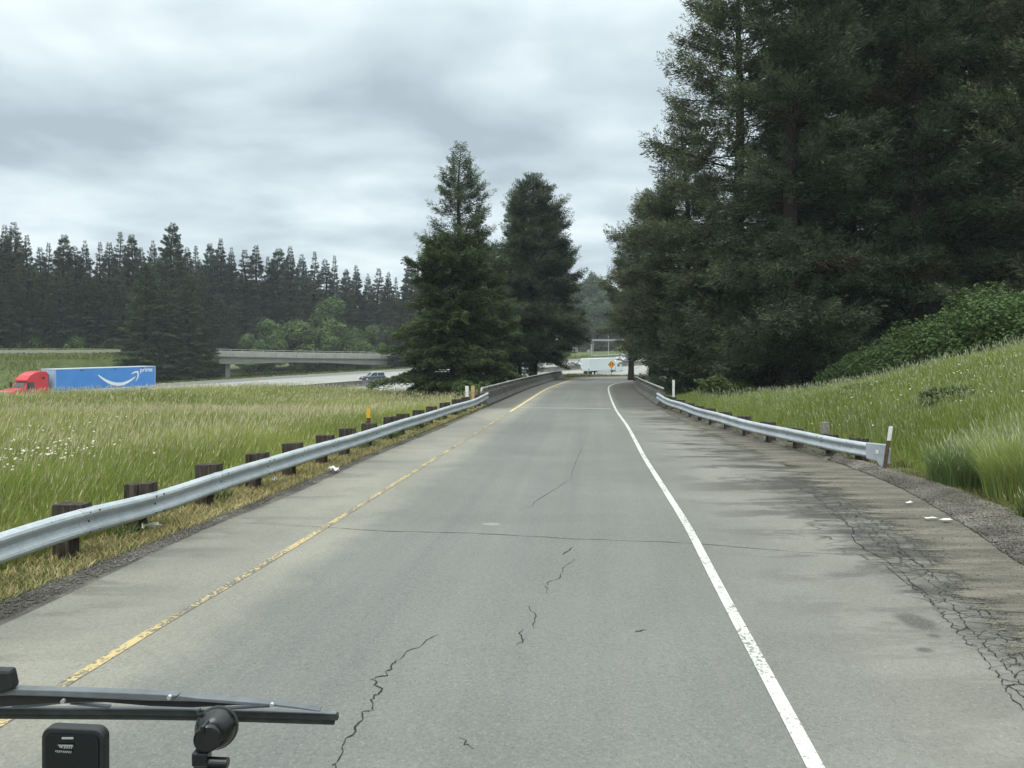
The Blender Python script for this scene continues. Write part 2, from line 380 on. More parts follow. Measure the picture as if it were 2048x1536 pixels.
def slab():
    m = MT('freeway_concrete'); uv = m.node('ShaderNodeUVMap'); uv.uv_map = 'lane'
    sp = m.node('ShaderNodeSeparateXYZ'); m.lk(uv.outputs[0], sp.inputs[0]); s_, v_ = sp.outputs[0], sp.outputs[1]
    o = m.coord(); a = m.noise(o, 0.12, 5, 0.6); st = m.noise(m.coord('UV', (0.02, 1.2, 1)), 1.0, 4, 0.6)
    f = m.math('ADD', m.math('MULTIPLY', a, 0.5), m.math('MULTIPLY', st, 0.5))
    c = m.ramp(f, [(0.35, (0.235, 0.233, 0.213)), (0.65, (0.34, 0.338, 0.312))])
    jt = m.ramp(m.math('ABSOLUTE', m.math('SUBTRACT', m.math('FRACT', m.math('MULTIPLY', s_, 0.2)), 0.5)), [(0.006, 0.6), (0.014, 0.0)])
    c = m.mix(jt, c, (0.13, 0.13, 0.12))
    shl = m.ramp(m.math('MULTIPLY', m.math('ABSOLUTE', v_), 0.05), [(0.765, 0.0), (0.775, 1.0)])
    shm = m.ramp(m.math('MULTIPLY', m.math('ABSOLUTE', v_), 0.05), [(0.105, 1.0), (0.115, 0.0)])
    c = m.mix(m.math('MAXIMUM', shl, shm), c, (0.155, 0.155, 0.147))
    m.base(c, 0.9, 0, 0.25); return m.m
M['slab'] = slab()
def galv():
    m = MT('galvanised_steel'); o = m.coord(); f = m.noise(o, 2.2, 6, 0.7, 0.4); g = m.noise(o, 30, 3, 0.7)
    c = m.ramp(m.math('ADD', m.math('MULTIPLY', f, 0.65), m.math('MULTIPLY', g, 0.35)), [(0.28, (0.275, 0.30, 0.315)), (0.5, (0.42, 0.455, 0.475)), (0.72, (0.55, 0.585, 0.605))])
    r = m.ramp(f, [(0.3, 0.5), (0.7, 0.68)])
    rs = m.ramp(m.noise(o, 5.0, 5, 0.7), [(0.70, 0.0), (0.74, 0.8)])
    c = m.mix(rs, c, (0.17, 0.10, 0.065))
    m.base(c, r, 0.35, 0.5).bump(g, 0.06, 0.004); return m.m
M['galv'] = galv()
def wood():
    m = MT('weathered_timber'); o = m.coord(scale=(9, 9, 1.3)); f = m.noise(o, 2.0, 6, 0.7, 0.6)
    m.base(m.ramp(f, [(0.3, (0.016, 0.013, 0.011)), (0.55, (0.070, 0.058, 0.047)), (0.78, (0.175, 0.150, 0.125))]), 0.95, 0, 0.15).bump(f, 0.9, 0.02); return m.m
M['wood'] = wood()
M['black_plastic'] = plain('black_plastic', (0.008, 0.009, 0.010), 0.24, var=0.3, scale=30)
M['black_matte'] = plain('black_matte', (0.012, 0.013, 0.014), 0.5, var=0.3, scale=40)
M['rubber'] = plain('rubber', (0.032, 0.036, 0.034), 0.8, var=0.4, scale=40)
M['tyre'] = plain('tyre_rubber', (0.018, 0.018, 0.018), 0.85)
M['wiper_metal'] = plain('wiper_painted_metal', (0.115, 0.125, 0.135), 0.38, var=0.25, scale=25)
M['screen'] = plain('black_glass', (0.006, 0.007, 0.008), 0.12)
M['mark_grey'] = plain('grey_print', (0.30, 0.31, 0.31), 0.6)
M['steel'] = plain('bright_steel', (0.62, 0.62, 0.62), 0.3, 0.7)
M['white_paint'] = plain('white_vehicle_paint', (0.56, 0.61, 0.62), 0.35, var=0.05, scale=1.5)
M['red_paint'] = plain('red_vehicle_paint', (0.52, 0.022, 0.030), 0.30, var=0.1, scale=1.2)
M['blue_paint'] = plain('blue_trailer_paint', (0.055, 0.235, 0.62), 0.40, var=0.08, scale=0.6)
M['logo_white'] = plain('white_print', (0.80, 0.82, 0.82), 0.5, var=0.04)
M['glass'] = plain('vehicle_glass', (0.035, 0.045, 0.05), 0.08, var=0.2)
M['dark_trim'] = plain('dark_trim', (0.02, 0.02, 0.022), 0.5)
M['silver'] = plain('silver_car_paint', (0.52, 0.54, 0.56), 0.3, 0.3, var=0.06)
M['navy'] = plain('navy_car_paint', (0.05, 0.058, 0.085), 0.22, var=0.15)
M['lightblue'] = plain('light_blue_car_paint', (0.36, 0.46, 0.60), 0.3, var=0.06)
M['chrome'] = plain('chrome', (0.7, 0.71, 0.72), 0.2, 0.9)
M['lamp_red'] = plain('tail_light_red', (0.35, 0.01, 0.01), 0.3)
M['lamp_clear'] = plain('headlight_clear', (0.75, 0.76, 0.76), 0.15)
M['orange'] = plain('orange_sign_sheeting', (0.72, 0.27, 0.02), 0.5, var=0.05)
M['sign_black'] = plain('sign_black', (0.012, 0.012, 0.012), 0.6)
M['sign_back'] = plain('sign_back_aluminium', (0.30, 0.31, 0.31), 0.5, 0.2)
M['yellow_marker'] = plain('yellow_marker', (0.62, 0.36, 0.03), 0.5)
M['rust'] = plain('rusty_steel', (0.085, 0.052, 0.036), 0.85, var=0.5, scale=20)
M['white_marker'] = plain('white_marker', (0.66, 0.67, 0.64), 0.5)
M['tan_marker'] = plain('tan_marker', (0.42, 0.30, 0.15), 0.6, var=0.25, scale=9)
M['paper'] = plain('paper_white', (0.72, 0.72, 0.70), 0.8)
M['pipe'] = plain('rail_grey_paint', (0.36, 0.36, 0.335), 0.55, var=0.2, scale=4)

# ------------------------------------------------------------------ freeway geometry (an arc curving right, banked)
FX0, FY0, PSI, KK, FZ0, FG, FE, FG2 = -52.767, 110.95, 0.5285, 0.0036805, -6.136, 0.0153, 0.0793, 1.80e-4
RAD = 1.0 / KK
FCX, FCY = FX0 + RAD * math.cos(PSI), FY0 - RAD * math.sin(PSI)
def sv(x, y):
    dx, dy = np.asarray(x, float) - FCX, np.asarray(y, float) - FCY
    v = np.hypot(dx, dy) - RAD
    ang = np.arctan2(dy, dx)                     # heading psi: radial angle = pi - psi
    a = (math.pi - ang) - PSI
    a = (a + math.pi) % (2 * math.pi) - math.pi
    return a * RAD, v
def fw(s, v):                                    # freeway coordinates -> plan point and heading
    psi = PSI + np.asarray(s, float) * KK
    return FCX - (RAD + v) * np.cos(psi), FCY + (RAD + v) * np.sin(psi), psi
def zf(s, v):
    t = np.clip(s, -70, 190)
    return FZ0 + FG * t + FG2 * t * t / 2 + FE * np.clip(v, -19, 19)

XB = ([-20, 0, 6, 8, 10, 12, 16, 20, 24, 36, 60, 200], [3.2, 4.9, 5.8, 6.3, 6.95, 7.5, 8.3, 8.0, 7.6, 8.2, 11, 30])
def ground(x, y):
    x = np.asarray(x, float); y = np.asarray(y, float)
    s, v = sv(x, y)
    up = GR * np.minimum(y, 96) - 0.05 * np.clip(y - 96, 0, 60) - 0.035
    dl = (-5.35 + 0.133 * (y - 7.52)) - x
    up = up - 0.06 * sm(0, 1.5, dl) - 0.06 * sm(2, 30, dl) + 0.34 * sm(13, 25, dl) + 0.10 * (vnoise(x, y, 0.13) - 0.5) * sm(1, 6, dl) - 0.85 * sm(20, 40, y) * sm(.6, 3.2, dl) * (1 - .8 * sm(12, 24, dl))
    db = x - np.interp(y, *XB)
    kb = 0.325 * (1 - sm(17, 44, y))
    bank = kb * np.minimum(np.maximum(db, 0), 14) * sm(0, 2.5, db) + 0.25 * (fbm(x, y, 0.22) - 0.5) * sm(0.5, 4, db)
    up = up + bank - 0.5 * sm(0, 8, db) * sm(36, 60, y)
    near_e, far_e = zf(s, np.full_like(v, -19.0)), zf(s, np.full_like(v, 19.0))
    wn_ = sm(-20.5, -58, v)
    zn = (near_e - 0.35) * (1 - wn_) + up * wn_
    u = v - 19.0
    A = 1 - sm(-2, 16, s)
    B = sm(84, 96, s) * (1 - sm(112, 135, s))
    left = far_e * (1 - sm(2, 18, u)) + 0.72 * sm(2, 18, u)
    rise = far_e - 0.9 * sm(1, 12, u) * (1 - sm(84, 100, s)) - 0.7 * sm(1, 10, u) * sm(90, 115, s)
    mound = far_e * (1 - sm(3, 17, u)) + (-0.6) * sm(3, 17, u)
    zfar = rise * (1 - A) + left * A
    zfar = zfar * (1 - B) + np.maximum(mound, zfar) * B
    zfar = zfar + 0.35 * (fbm(x, y, 0.08) - 0.5) * sm(2, 12, u)
    z = np.where(v < -19, zn, np.where(v > 19, zfar, zf(s, v) - 0.14))
    far = np.hypot(x, y - 60); k = sm(300, 520, far)
    return z * (1 - k) + (-2.0) * k
def gz(x, y): return float(ground(np.array([x]), np.array([y]))[0])

def axis(fine_lo, fine_hi, step, mid, mstep, far):
    a = list(np.arange(fine_lo, fine_hi + 1e-6, step))
    p = fine_hi
    while p < mid[1]: p += mstep; a.append(p)
    g = mstep
    while p < far: g *= 1.6; p += g; a.append(p)
    p = fine_lo; pre = []
    while p > mid[0]: p -= mstep; pre.append(p)
    g = mstep
    while p > -far: g *= 1.6; p -= g; pre.append(p)
    return np.array(pre[::-1] + a)
gx = axis(-34, 30, 0.5, (-170, 190), 2.0, 4000); gy = axis(-6, 60, 0.5, (-40, 330), 2.0, 4000)
GX, GY = np.meshgrid(gx, gy); GZ = ground(GX, GY)
nx, ny = len(gx), len(gy)
ii = np.arange(nx * ny).reshape(ny, nx)
Q = np.stack([ii[:-1, :-1], ii[:-1, 1:], ii[1:, 1:], ii[1:, :-1]], -1).reshape(-1, 4)
me = np_mesh('ground', np.stack([GX, GY, GZ], -1).reshape(-1, 3), [Q], M['soil'], smooth=True)
tag(link('ground', me), kind='structure')

def strip(name, rows, mat, uvs=None, kind='structure'):
    """rows: list of arrays [k, 3] across; a sheet"""
    R = np.array(rows); n, k = R.shape[:2]
    idx = np.arange(n * k).reshape(n, k)
    q = np.stack([idx[:-1, :-1], idx[:-1, 1:], idx[1:, 1:], idx[1:, :-1]], -1).reshape(-1, 4)
    me = np_mesh(name, R.reshape(-1, 3), [q], mat, smooth=True)
    if uvs is not None:
        U = np.array(uvs, dtype=np.float32).reshape(-1, 2)
        lay = me.uv_layers.new(name='lane'); lay.data.foreach_set('uv', U[q.ravel()].ravel())
    # make it face up
    if me.polygons[0].normal.z < 0: me.flip_normals()
    o = link(name, me)
    if kind: tag(o, kind=kind)
    return o

S_ = np.arange(-130, 331, 4.0)
V_ = np.array([-19, -15.3, -13, -9, -5.4, -2, 0, 2, 5.4, 9, 13, 15.4, 19.0])
rows = []; uvs = []
for s in S_:
    x, y, _ = fw(s, V_); rows.append(np.stack([x, y, zf(np.full_like(V_, s), V_)], -1)); uvs.append(np.stack([np.full_like(V_, s), V_], -1))
strip('freeway_road', rows, M['slab'], uvs)
def fline(name, v, wd, mat, s0=-130, s1=330, dash=None):
    segs = [(s0, s1)] if dash is None else [(a, a + dash[0]) for a in np.arange(s0, s1, dash[0] + dash[1])]
    V = []; Fq = []
    for a, b in segs:
        ss = np.linspace(a, b, max(2, int((b - a) / 4)))
        for i, s in enumerate(ss):
            for d in (-wd / 2, wd / 2):
                x, y, _ = fw(s, v + d); V.append((x, y, float(zf(s, v + d)) + 0.012))
            if i: k = len(V); Fq.append((k - 4, k - 3, k - 1, k - 2))
    me = np_mesh(name, np.array(V), [np.array(Fq)], mat)
    if me.polygons[0].normal.z < 0: me.flip_normals()
    tag(link(name, me), kind='structure')
fline('freeway_edge_line', 15.3, 0.22, M['white_line']); fline('freeway_edge_line', -15.3, 0.22, M['white_line'])
fline('freeway_median_line', 2.1, 0.2, M['yellow_faded']); fline('freeway_median_line', -2.1, 0.2, M['yellow_faded'])
for v in (6.4, 10.8, -6.4, -10.8): fline('freeway_lane_dashes', v, 0.16, M['white_line'], dash=(3, 9))

# dry yellow verge along the far edge
rows = []
for s in S_:
    vv = np.array([19.0, 19.8 + 0.5 * float(vnoise(s, 3, 0.15))]); x, y, _ = fw(s, vv); rows.append(np.stack([x, y, ground(x, y) + 0.05 + np.array([0.06, 0.0])], -1))
strip('freeway_verge', rows, M['dirt'])

# ------------------------------------------------------------------ the ramp
# stations: left edge of pavement, yellow line, white line, right edge (plan points on the ramp plane)
def plan(pts): return np.array(pts, float)
LE = plan([(-6.6, -12), (-5.35, 0), (-4.62, 5.0), (-4.40, 6.61), (-4.30, 8.0), (-4.13, 10.2), (-3.72, 12.8), (-3.28, 17.4), (-2.85, 21), (-2.2, 26), (-1.17, 36.0), (1.0, 55), (2.25, 64.5), (4.2, 78), (5.6, 87), (6.7, 92.5), (9.3, 97.5), (16.5, 101.5), (29, 104.5), (46, 107), (75, 110)])
YL = plan([(-5.15, -12), (-3.77, 0), (-3.2, 5.0), (-3.02, 6.61), (-2.83, 8.0), (-2.56, 10.2), (-2.27, 12.8), (-1.77, 17.4), (-1.36, 21), (-0.82, 26), (0.28, 36.0), (2.36, 55), (3.66, 64.5), (5.75, 78), (7.2, 85.5), (8.6, 90.0), (11.4, 94.5), (18, 98.3), (29.5, 101.3), (46, 104), (75, 107)])
WL = plan([(-0.10, -12), (1.22, 0), (1.80, 5.0), (1.98, 6.61), (2.14, 8.0), (2.40, 10.2), (2.65, 12.8), (3.08, 17.4), (3.46, 21), (3.98, 26), (4.92, 36.0), (7.08, 55.0), (8.45, 64.5), (10.4, 72.5), (12.6, 77.0), (15.2, 80.3), (19, 83.2), (26, 86.3), (35, 88.6), (48, 90.5), (75, 93)])
RE = plan([(2.2, -12), (3.6, 0), (4.25, 5.0), (4.55, 6.61), (4.95, 8.0), (5.5, 10.2), (5.72, 12.8), (5.95, 17.4), (6.15, 21), (6.45, 26), (7.12, 36.0), (9.05, 55.0), (10.4, 62.5), (12.4, 68.2), (14.7, 72.2), (17.3, 75.4), (21, 78.2), (27.5, 81.3), (36, 83.7), (49, 86), (75, 88.5)])
def densify(A, k=8):
    t = np.arange(len(A)); tt = np.linspace(0, len(A) - 1, (len(A) - 1) * k + 1)
    # Catmull-Rom
    o = []
    for q in tt:
        i = min(int(q), len(A) - 2); f = q - i
        p0, p1, p2, p3 = A[max(i - 1, 0)], A[i], A[i + 1], A[min(i + 2, len(A) - 1)]
        o.append(0.5 * (2 * p1 + (p2 - p0) * f + (2 * p0 - 5 * p1 + 4 * p2 - p3) * f * f + (3 * p1 - p0 - 3 * p2 + p3) * f ** 3))
    return np.array(o)
LEd, YLd, WLd, REd = map(densify, (LE, YL, WL, RE))
def zp(P, dz=0.0): return np.concatenate([P, (GR * P[..., 1:2]) + dz], -1)
ctr_ = (YLd + WLd) / 2; arc = np.concatenate([[0], np.cumsum(np.linalg.norm(np.diff(ctr_, axis=0), axis=1))]); arc += -12 - arc[0]
rows = []; uvs = []
for i in range(len(LEd)):
    wl, wr = np.linalg.norm(YLd[i] - LEd[i]), np.linalg.norm(REd[i] - WLd[i])
    P = [LEd[i], (LEd[i] + YLd[i]) / 2] + [YLd[i] + (WLd[i] - YLd[i]) * t for t in (0, .25, .5, .75, 1)] + [(WLd[i] + REd[i]) / 2, REd[i]]
    U = [-wl, -wl / 2, 0, 1.25, 2.5, 3.75, 5.0, 5 + wr / 2, 5 + wr]
    P = np.array(P); rows.append(zp(P)); uvs.append([(u, arc[i]) for u in U])
strip('ramp_road', rows, M['asphalt'], uvs)
def ribbon(name, P, wd, mat, dz=0.005, jit=0.0):
    P = np.asarray(P, float); d = np.gradient(P, axis=0); d /= np.linalg.norm(d, axis=1, keepdims=True) + 1e-9
    nrm = np.stack([d[:, 1], -d[:, 0]], -1)
    wv = np.full(len(P), wd) if np.isscalar(wd) else np.asarray(wd)
    wv = wv * (1 + jit * (rng.random(len(P)) - 0.5))
    return strip(name, [zp(np.array([p - n * a / 2, p + n * a / 2]), dz) for p, n, a in zip(P, nrm, wv)], mat)
ribbon('white_edge_line', WLd, 0.102, M['white_line'])
jn = int(10 * 8) - 2
ribbon('yellow_edge_line', YLd[:jn], 0.092, M['yellow_line']); ribbon('yellow_edge_line', YLd[jn:], 0.12, M['yellow_faded'])
# joint at the start of the bridge deck
a_, b_ = onp(1030, 815.5)[:2], onp(1222, 817.5)[:2]
ribbon('deck_joint', np.linspace(a_, b_, 12), 0.30, M['parapet'], 0.007, 0.5)

def zig(pix, name='road_crack', wpx=0.020, amp=0.035, n=14):
    P = np.array([onp(*p)[:2] for p in pix]); o = []
    for a, b in zip(P[:-1], P[1:]):
        for t in np.linspace(0, 1, n, endpoint=False): o.append(a + (b - a) * t)
    o.append(P[-1]); o = np.array(o)
    j = (rng.random((len(o), 2)) - 0.5) * 2 * amp
    j = (j + np.roll(j, 1, 0)) / 2
    o = o + j
    wv = wpx * (0.35 + 1.1 * rng.random(len(o))) * (0.35 + 0.65 * np.sin(np.linspace(0.12, math.pi - 0.12, len(o))))
    ribbon(name, o, wv, M['crack'], 0.004)
zig([(470, 1046), (600, 1052), (760, 1062), (950, 1067), (1150, 1078), (1390, 1087), (1600, 1105), (1740, 1112)], wpx=0.012, amp=0.02, n=10)
zig([(660, 1560), (668, 1530), (677, 1503), (692, 1474), (719, 1448), (727, 1425), (745, 1418), (741, 1395), (762, 1383), (748, 1360), (770, 1350), (790, 1325), (806, 1310), (848, 1288), (882, 1268)], wpx=0.012, n=6)
zig([(1034, 1292), (1055, 1280), (1040, 1268), (1049, 1258)], wpx=0.009, n=5)
zig([(1064, 1257), (1070, 1238), (1058, 1212)], wpx=0.008, n=6)
zig([(1097, 1188), (1090, 1170), (1116, 1158), (1128, 1137), (1150, 1117)], wpx=0.008, n=6)
zig([(1124, 1110), (1146, 1094)], wpx=0.012, n=6)
zig([(920, 1475), (935, 1490), (938, 1500)], wpx=0.008, n=5)
zig([(1270, 1266), (1290, 1260)], wpx=0.014, n=5)
zig([(1040, 1022), (1060, 1012), (1090, 990), (1140, 960), (1160, 910), (1165, 880)], wpx=0.007, amp=0.05, n=6)
zig([(1700, 960), (1760, 1010), (1850, 1075), (1935, 1170), (2047, 1300)], wpx=0.014, amp=0.06, n=14)
zig([(1655, 1020), (1705, 1055), (1710, 1085), (1790, 1135), (1870, 1200)], wpx=0.016, amp=0.05, n=10)
zig([(2010, 1385), (2020, 1370), (2060, 1372)], wpx=0.014, amp=0.02, n=6)
zig([(2012, 1385), (2048, 1422)], wpx=0.012, amp=0.02, n=6)

def crack_net(pa, pb, n_long, seed):
    """alligator cracking: long wavering cracks joined by short cross cracks"""
    g = np.random.default_rng(seed); A = np.array([onp(*p)[:2] for p in pa]); B = np.array([onp(*p)[:2] for p in pb])
    ts = np.linspace(0, 1, 160)
    def along(P, t): return np.stack([np.interp(t, np.linspace(0, 1, len(P)), P[:, k]) for k in (0, 1)], -1)
    La, Lb_ = along(A, ts), along(B, ts); fr = np.linspace(0, 1, n_long); lines = []
    for f in fr:
        w_ = np.cumsum(g.standard_normal(160)) * .012; w_ -= np.linspace(w_[0], w_[-1], 160); lines.append(La + (Lb_ - La) * np.clip(f + w_ + .03 * g.standard_normal(160), -.1, 1.1)[:, None])
    V = []; Fq = []
    def seg(P, wd):
        d = np.gradient(P, axis=0); d /= np.linalg.norm(d, axis=1, keepdims=True) + 1e-9; nr = np.stack([d[:, 1], -d[:, 0]], -1); b = len(V)
        for p, q in zip(P, nr):
            w2 = wd * (.3 + g.random()) / 2; 
            for sg in (-1, 1): V.append((p[0] + sg * q[0] * w2, p[1] + sg * q[1] * w2, GR * p[1] + .0045))
        for i in range(len(P) - 1): Fq.append((b + 2 * i, b + 2 * i + 1, b + 2 * i + 3, b + 2 * i + 2))
    for i, ln in enumerate(lines):
        j = 0
        while j < 158:
            k = min(159, j + int(g.integers(14, 50)))
            if g.random() < .84: seg(ln[j:k + 1], .009)
            j = k
    for a, b in zip(lines[:-1], lines[1:]):
        j = 1
        while j < 157:
            if g.random() < .8:
                p, q = a[j], b[min(159, max(0, j + int(g.integers(-3, 4))))]; t = np.linspace(0, 1, 5)[:, None]; P = p + (q - p) * t; P[1:-1] += g.standard_normal((3, 2)) * .010; seg(P, .0065)
            j += int(g.integers(2, 6))
    me = np_mesh('road_crack', np.array(V), [np.array(Fq)], M['crack']); tag(link('road_crack', me), kind='structure')
crack_net([(1640, 1000), (1690, 1045), (1745, 1100), (1830, 1170), (1930, 1270), (2048, 1400)], [(1740, 1000), (1800, 1045), (1880, 1105), (1960, 1170), (2060, 1260), (2160, 1350)], 7, 9)
crack_net([(1560, 950), (1600, 975), (1640, 1000)], [(1625, 948), (1680, 972), (1740, 1000)], 4, 10)
# gravel edge on the left, dirt and gravel windrow on the right
def edge_strip(name, A, B, mat, dz, n=5, wob=0.12, k=12, mound=0.0):
    A = densify(plan(A), k); B = densify(plan(B), k); rows = []
    for i, (a, b) in enumerate(zip(A, B)):
        r = []
        for j in range(n):
            t = j / (n - 1); p = a + (b - a) * t
            d = (b - a) / (np.linalg.norm(b - a) + 1e-9)
            if j == 0 or j == n - 1: p = p + d * (fbm(p[0] * 3, p[1] * 3 + 40 * j, 1.0) - 0.5) * 2 * wob
            z = max(GR * p[1], 0 * GR) if False else GR * p[1] + dz
            z += mound * math.sin(math.pi * t) * (0.7 + 0.9 * float(fbm(p[0] * 4, p[1] * 4, 1.0)))
            if j in (0, n - 1) and mound: z -= 0.05
            r.append((p[0], p[1], z))
        rows.append(r)
    return strip(name, rows, mat, [[(j / (n - 1), i * .1) for j in range(n)] for i in range(len(rows))])
edge_strip('gravel_verge', [(-5.0, 0), (-4.3, 5), (-4.05, 7.8), (-3.8, 10.2), (-3.4, 12.8), (-3.0, 17.4), (-2.6, 21), (-2.0, 26), (-1.1, 35)],
           [(-5.8, 0), (-5.05, 5), (-4.75, 7.8), (-4.46, 10.2), (-4.05, 12.8), (-3.55, 17.4), (-3.08, 21), (-2.4, 26), (-1.45, 35)], M['gravel_dark'], -0.005, 7, 0.10)
edge_strip('dirt_shoulder', [(2.8, 0), (3.7, 5), (4.35, 8), (4.95, 10.2), (5.25, 12.8), (5.5, 17.4), (5.7, 21), (6.05, 26), (6.7, 34)],
           [(4.4, 0), (5.15, 5), (5.75, 8), (6.35, 10.2), (7.0, 12.8), (7.7, 17.4), (7.2, 21), (7.0, 26), (7.15, 34)], M['ragged_dirt'], 0.008, 9, 0.16)
WA, WB = [(4.35, 0), (5.1, 5), (5.6, 8), (6.2, 10.2), (6.8, 12.8), (7.05, 14.6), (7.2, 17)], [(5.4, 0), (6.15, 5), (6.7, 8), (7.35, 10.2), (7.75, 12.8), (7.7, 14.6), (7.5, 17)]
edge_strip('gravel_windrow', WA, WB, M['gravel'], 0.015, 15, 0.14, 40, 0.085)
edge_strip('grit_verge', [(7.05, 17), (7.0, 20), (6.8, 24), (6.95, 29), (7.1, 34.5)], [(7.9, 17), (7.75, 20), (7.4, 24), (7.3, 29), (7.3, 34.5)], M['gravel_dark'], 0.02, 7, 0.1, 20, 0.05)

# loose stones on the windrow and the verges: nobody could count them
def stones(name, poly_a, poly_b, n, mat, r0, r1, zoff=0.03, mound=0.0):
    A = densify(plan(poly_a)); B = densify(plan(poly_b))
    t = rng.random(n) * (len(A) - 1.001); i = t.astype(int); f = (t - i)[:, None]
    a = A[i] * (1 - f) + A[i + 1] * f; b = B[i] * (1 - f) + B[i + 1] * f
    tt = rng.random((n, 1)); p = a + (b - a) * tt
    zm = mound * np.sin(math.pi * tt[:, 0]) * (0.7 + 0.9 * fbm(p[:, 0] * 4, p[:, 1] * 4, 1.0))
    r = r0 + (r1 - r0) * rng.random(n) ** 3
    base = np.array([(1, 0, 0), (0, 1, 0), (-1, 0, 0), (0, -1, 0), (0, 0, 0.8), (0, 0, -0.6)])
    V = base[None] * r[:, None, None] * (0.6 + 0.8 * rng.random((n, 6, 1)))
    an = rng.random(n) * 6.28; ca, sa = np.cos(an)[:, None], np.sin(an)[:, None]
    V = np.stack([V[..., 0] * ca - V[..., 1] * sa, V[..., 0] * sa + V[..., 1] * ca, V[..., 2]], -1)
    V[..., 0] += p[:, :1]; V[..., 1] += p[:, 1:]; V[..., 2] += (GR * p[:, 1] + zoff + zm)[:, None] + r[:, None] * 0.15
    T = np.array([(0, 1, 4), (1, 2, 4), (2, 3, 4), (3, 0, 4), (1, 0, 5), (2, 1, 5), (3, 2, 5), (0, 3, 5)])
    Fq = (np.arange(n)[:, None, None] * 6 + T[None]).reshape(-1, 3)
    o = link(name, np_mesh(name, V.reshape(-1, 3), [Fq], mat)); tag(o, kind='stuff')
stones('gravel', WA, WB, 42000, M['gravel'], 0.010, 0.034, 0.012, 0.085)
stones('gravel', [(-4.9, 3), (-4.5, 6.6), (-4.15, 10.2), (-3.3, 17.4), (-2.2, 26)], [(-5.5, 3), (-4.95, 6.6), (-4.5, 10.2), (-3.6, 17.4), (-2.4, 26)], 7000, M['gravel'], 0.006, 0.020, 0.0)
stones('gravel', [(4.2, 3), (4.9, 8), (5.6, 12), (6.0, 18), (6.5, 26)], [(5.2, 3), (5.8, 8), (6.8, 12), (7.4, 18), (7.0, 26)], 2600, M['dirt'], 0.004, 0.014, 0.010)

# ------------------------------------------------------------------ guard rails, barriers, marker posts
W_PROF = [(0.0, .156), (.030, .150), (.070, .125), (.083, .097), (.075, .070), (.030, .030), (.012, .0), (.030, -.030), (.075, -.070), (.083, -.097), (.070, -.125), (.030, -.150), (0.0, -.156)]
W_LOOP = W_PROF + [(o - .006, z) for o, z in W_PROF[::-1]]
def guard_rail(label, path, heights, post_at, group, sag=None, extra=None, post_h=0.645):
    """path: plan points in the direction with the road on the right; heights: centre of the beam above the plane"""
    P = plan(path); o0 = (P[0][0], P[0][1], GR * P[0][1])
    root = thing('guard_rail', label, 'guard rail', o0, 0, group)
    D = densify(P, 14); hh = np.interp(np.linspace(0, 1, len(D)), np.linspace(0, 1, len(heights)), heights)
    if sag is not None: hh = hh + np.array([sag(p) for p in D]); D = D + np.array([[sag(p) * 1.1, 0] for p in D])
    pts = [(p[0], p[1], GR * p[1] + h) for p, h in zip(D, hh)]
    mb = MB(); mb.sweep(pts, W_LOOP)
    lap = [(o + .005, z_ * 1.012) for o, z_ in W_PROF] + [(o - .010, z_ * 1.012) for o, z_ in W_PROF[::-1]]
    for y in post_at[1::2]:
        i = int(np.argmin(abs(D[:, 1] - y))); k2 = min(len(pts) - 1, i + 1)
        a, b = Vector(pts[max(0, i - 1)]), Vector(pts[k2]); t_ = (b - a).normalized(); c = Vector(pts[i])
        mb.sweep([c - t_ * .17, c + t_ * .17], lap)
    mb.build('beam', M['galv'], root, o0, smooth=False)
    T = np.gradient(D, axis=0); T /= np.linalg.norm(T, axis=1, keepdims=True)
    bolts = MB()
    for y in post_at:
        i = int(np.argmin(abs(D[:, 1] - y))); p, t, h = D[i], T[i], hh[i]; r = np.array([t[1], -t[0]]); rz = math.atan2(t[1], t[0]) + random.uniform(-.05, .05)
        c = p - r * 0.262; ph = post_h + random.uniform(-.03, .03); zb = GR * p[1]
        m1 = MB(); m1.box((c[0], c[1], zb + ph / 2 - 0.15), (0.20, 0.205, ph + 0.3), rz)
        po = m1.build('post', M['wood'], root, o0, bevel=0.008)
        c2 = p - r * 0.078; m2 = MB(); m2.box((c2[0], c2[1], zb + ph - .15 - random.uniform(.01, .03)), (0.19, 0.158, 0.36), rz + random.uniform(-.03, .03))
        m2.build('offset_block', M['wood'], po, o0, bevel=0.006)
        for dz_, ds in ((0, 0), (.11, .11), (.11, -.06), (-.11, .11), (-.11, -.06)):
            q = p + r * (0.014 if dz_ == 0 else 0.072) + t * ds
            bolts.cyl((q[0], q[1], zb + h + dz_ * 0.98), (r[0], r[1], 0), 0.014, 0.028, 6)
    bolts.build('bolt_heads', M['rust'], root, o0)['kind'] = 'stuff'
    if extra: extra(root, o0, D, T, hh)
    return root
def dents(p):
    y = p[1]; return 0.028 * math.sin((y - 7.2) * 1.55) * math.exp(-((y - 9.2) / 3.0) ** 2) + 0.012 * math.sin(y * 0.9 + 1.0)
LR = [(-6.2, -1.0), (-5.66, 3.5), (-5.13, 7.52), (-4.79, 10.1), (-4.44, 12.7), (-3.65, 18.3), (-2.55, 26.7), (-1.75, 32.5), (-1.22, 36.9)]
guard_rail('galvanised steel rail on dark timber posts left of the ramp, dented near the viewer', LR,
           [.40, .40, .39, .39, .385, .385, .385, .385, .385, .39, .50],
           [0.2, 2.0, 3.8, 5.6, 7.3, 8.75, 10.1, 11.7, 13.3, 14.9, 16.2, 17.8, 19.5, 21.2, 22.8, 24.5, 26.3, 28.2, 30.2, 32.2, 34.2, 35.8], 'steel guard rails', dents)
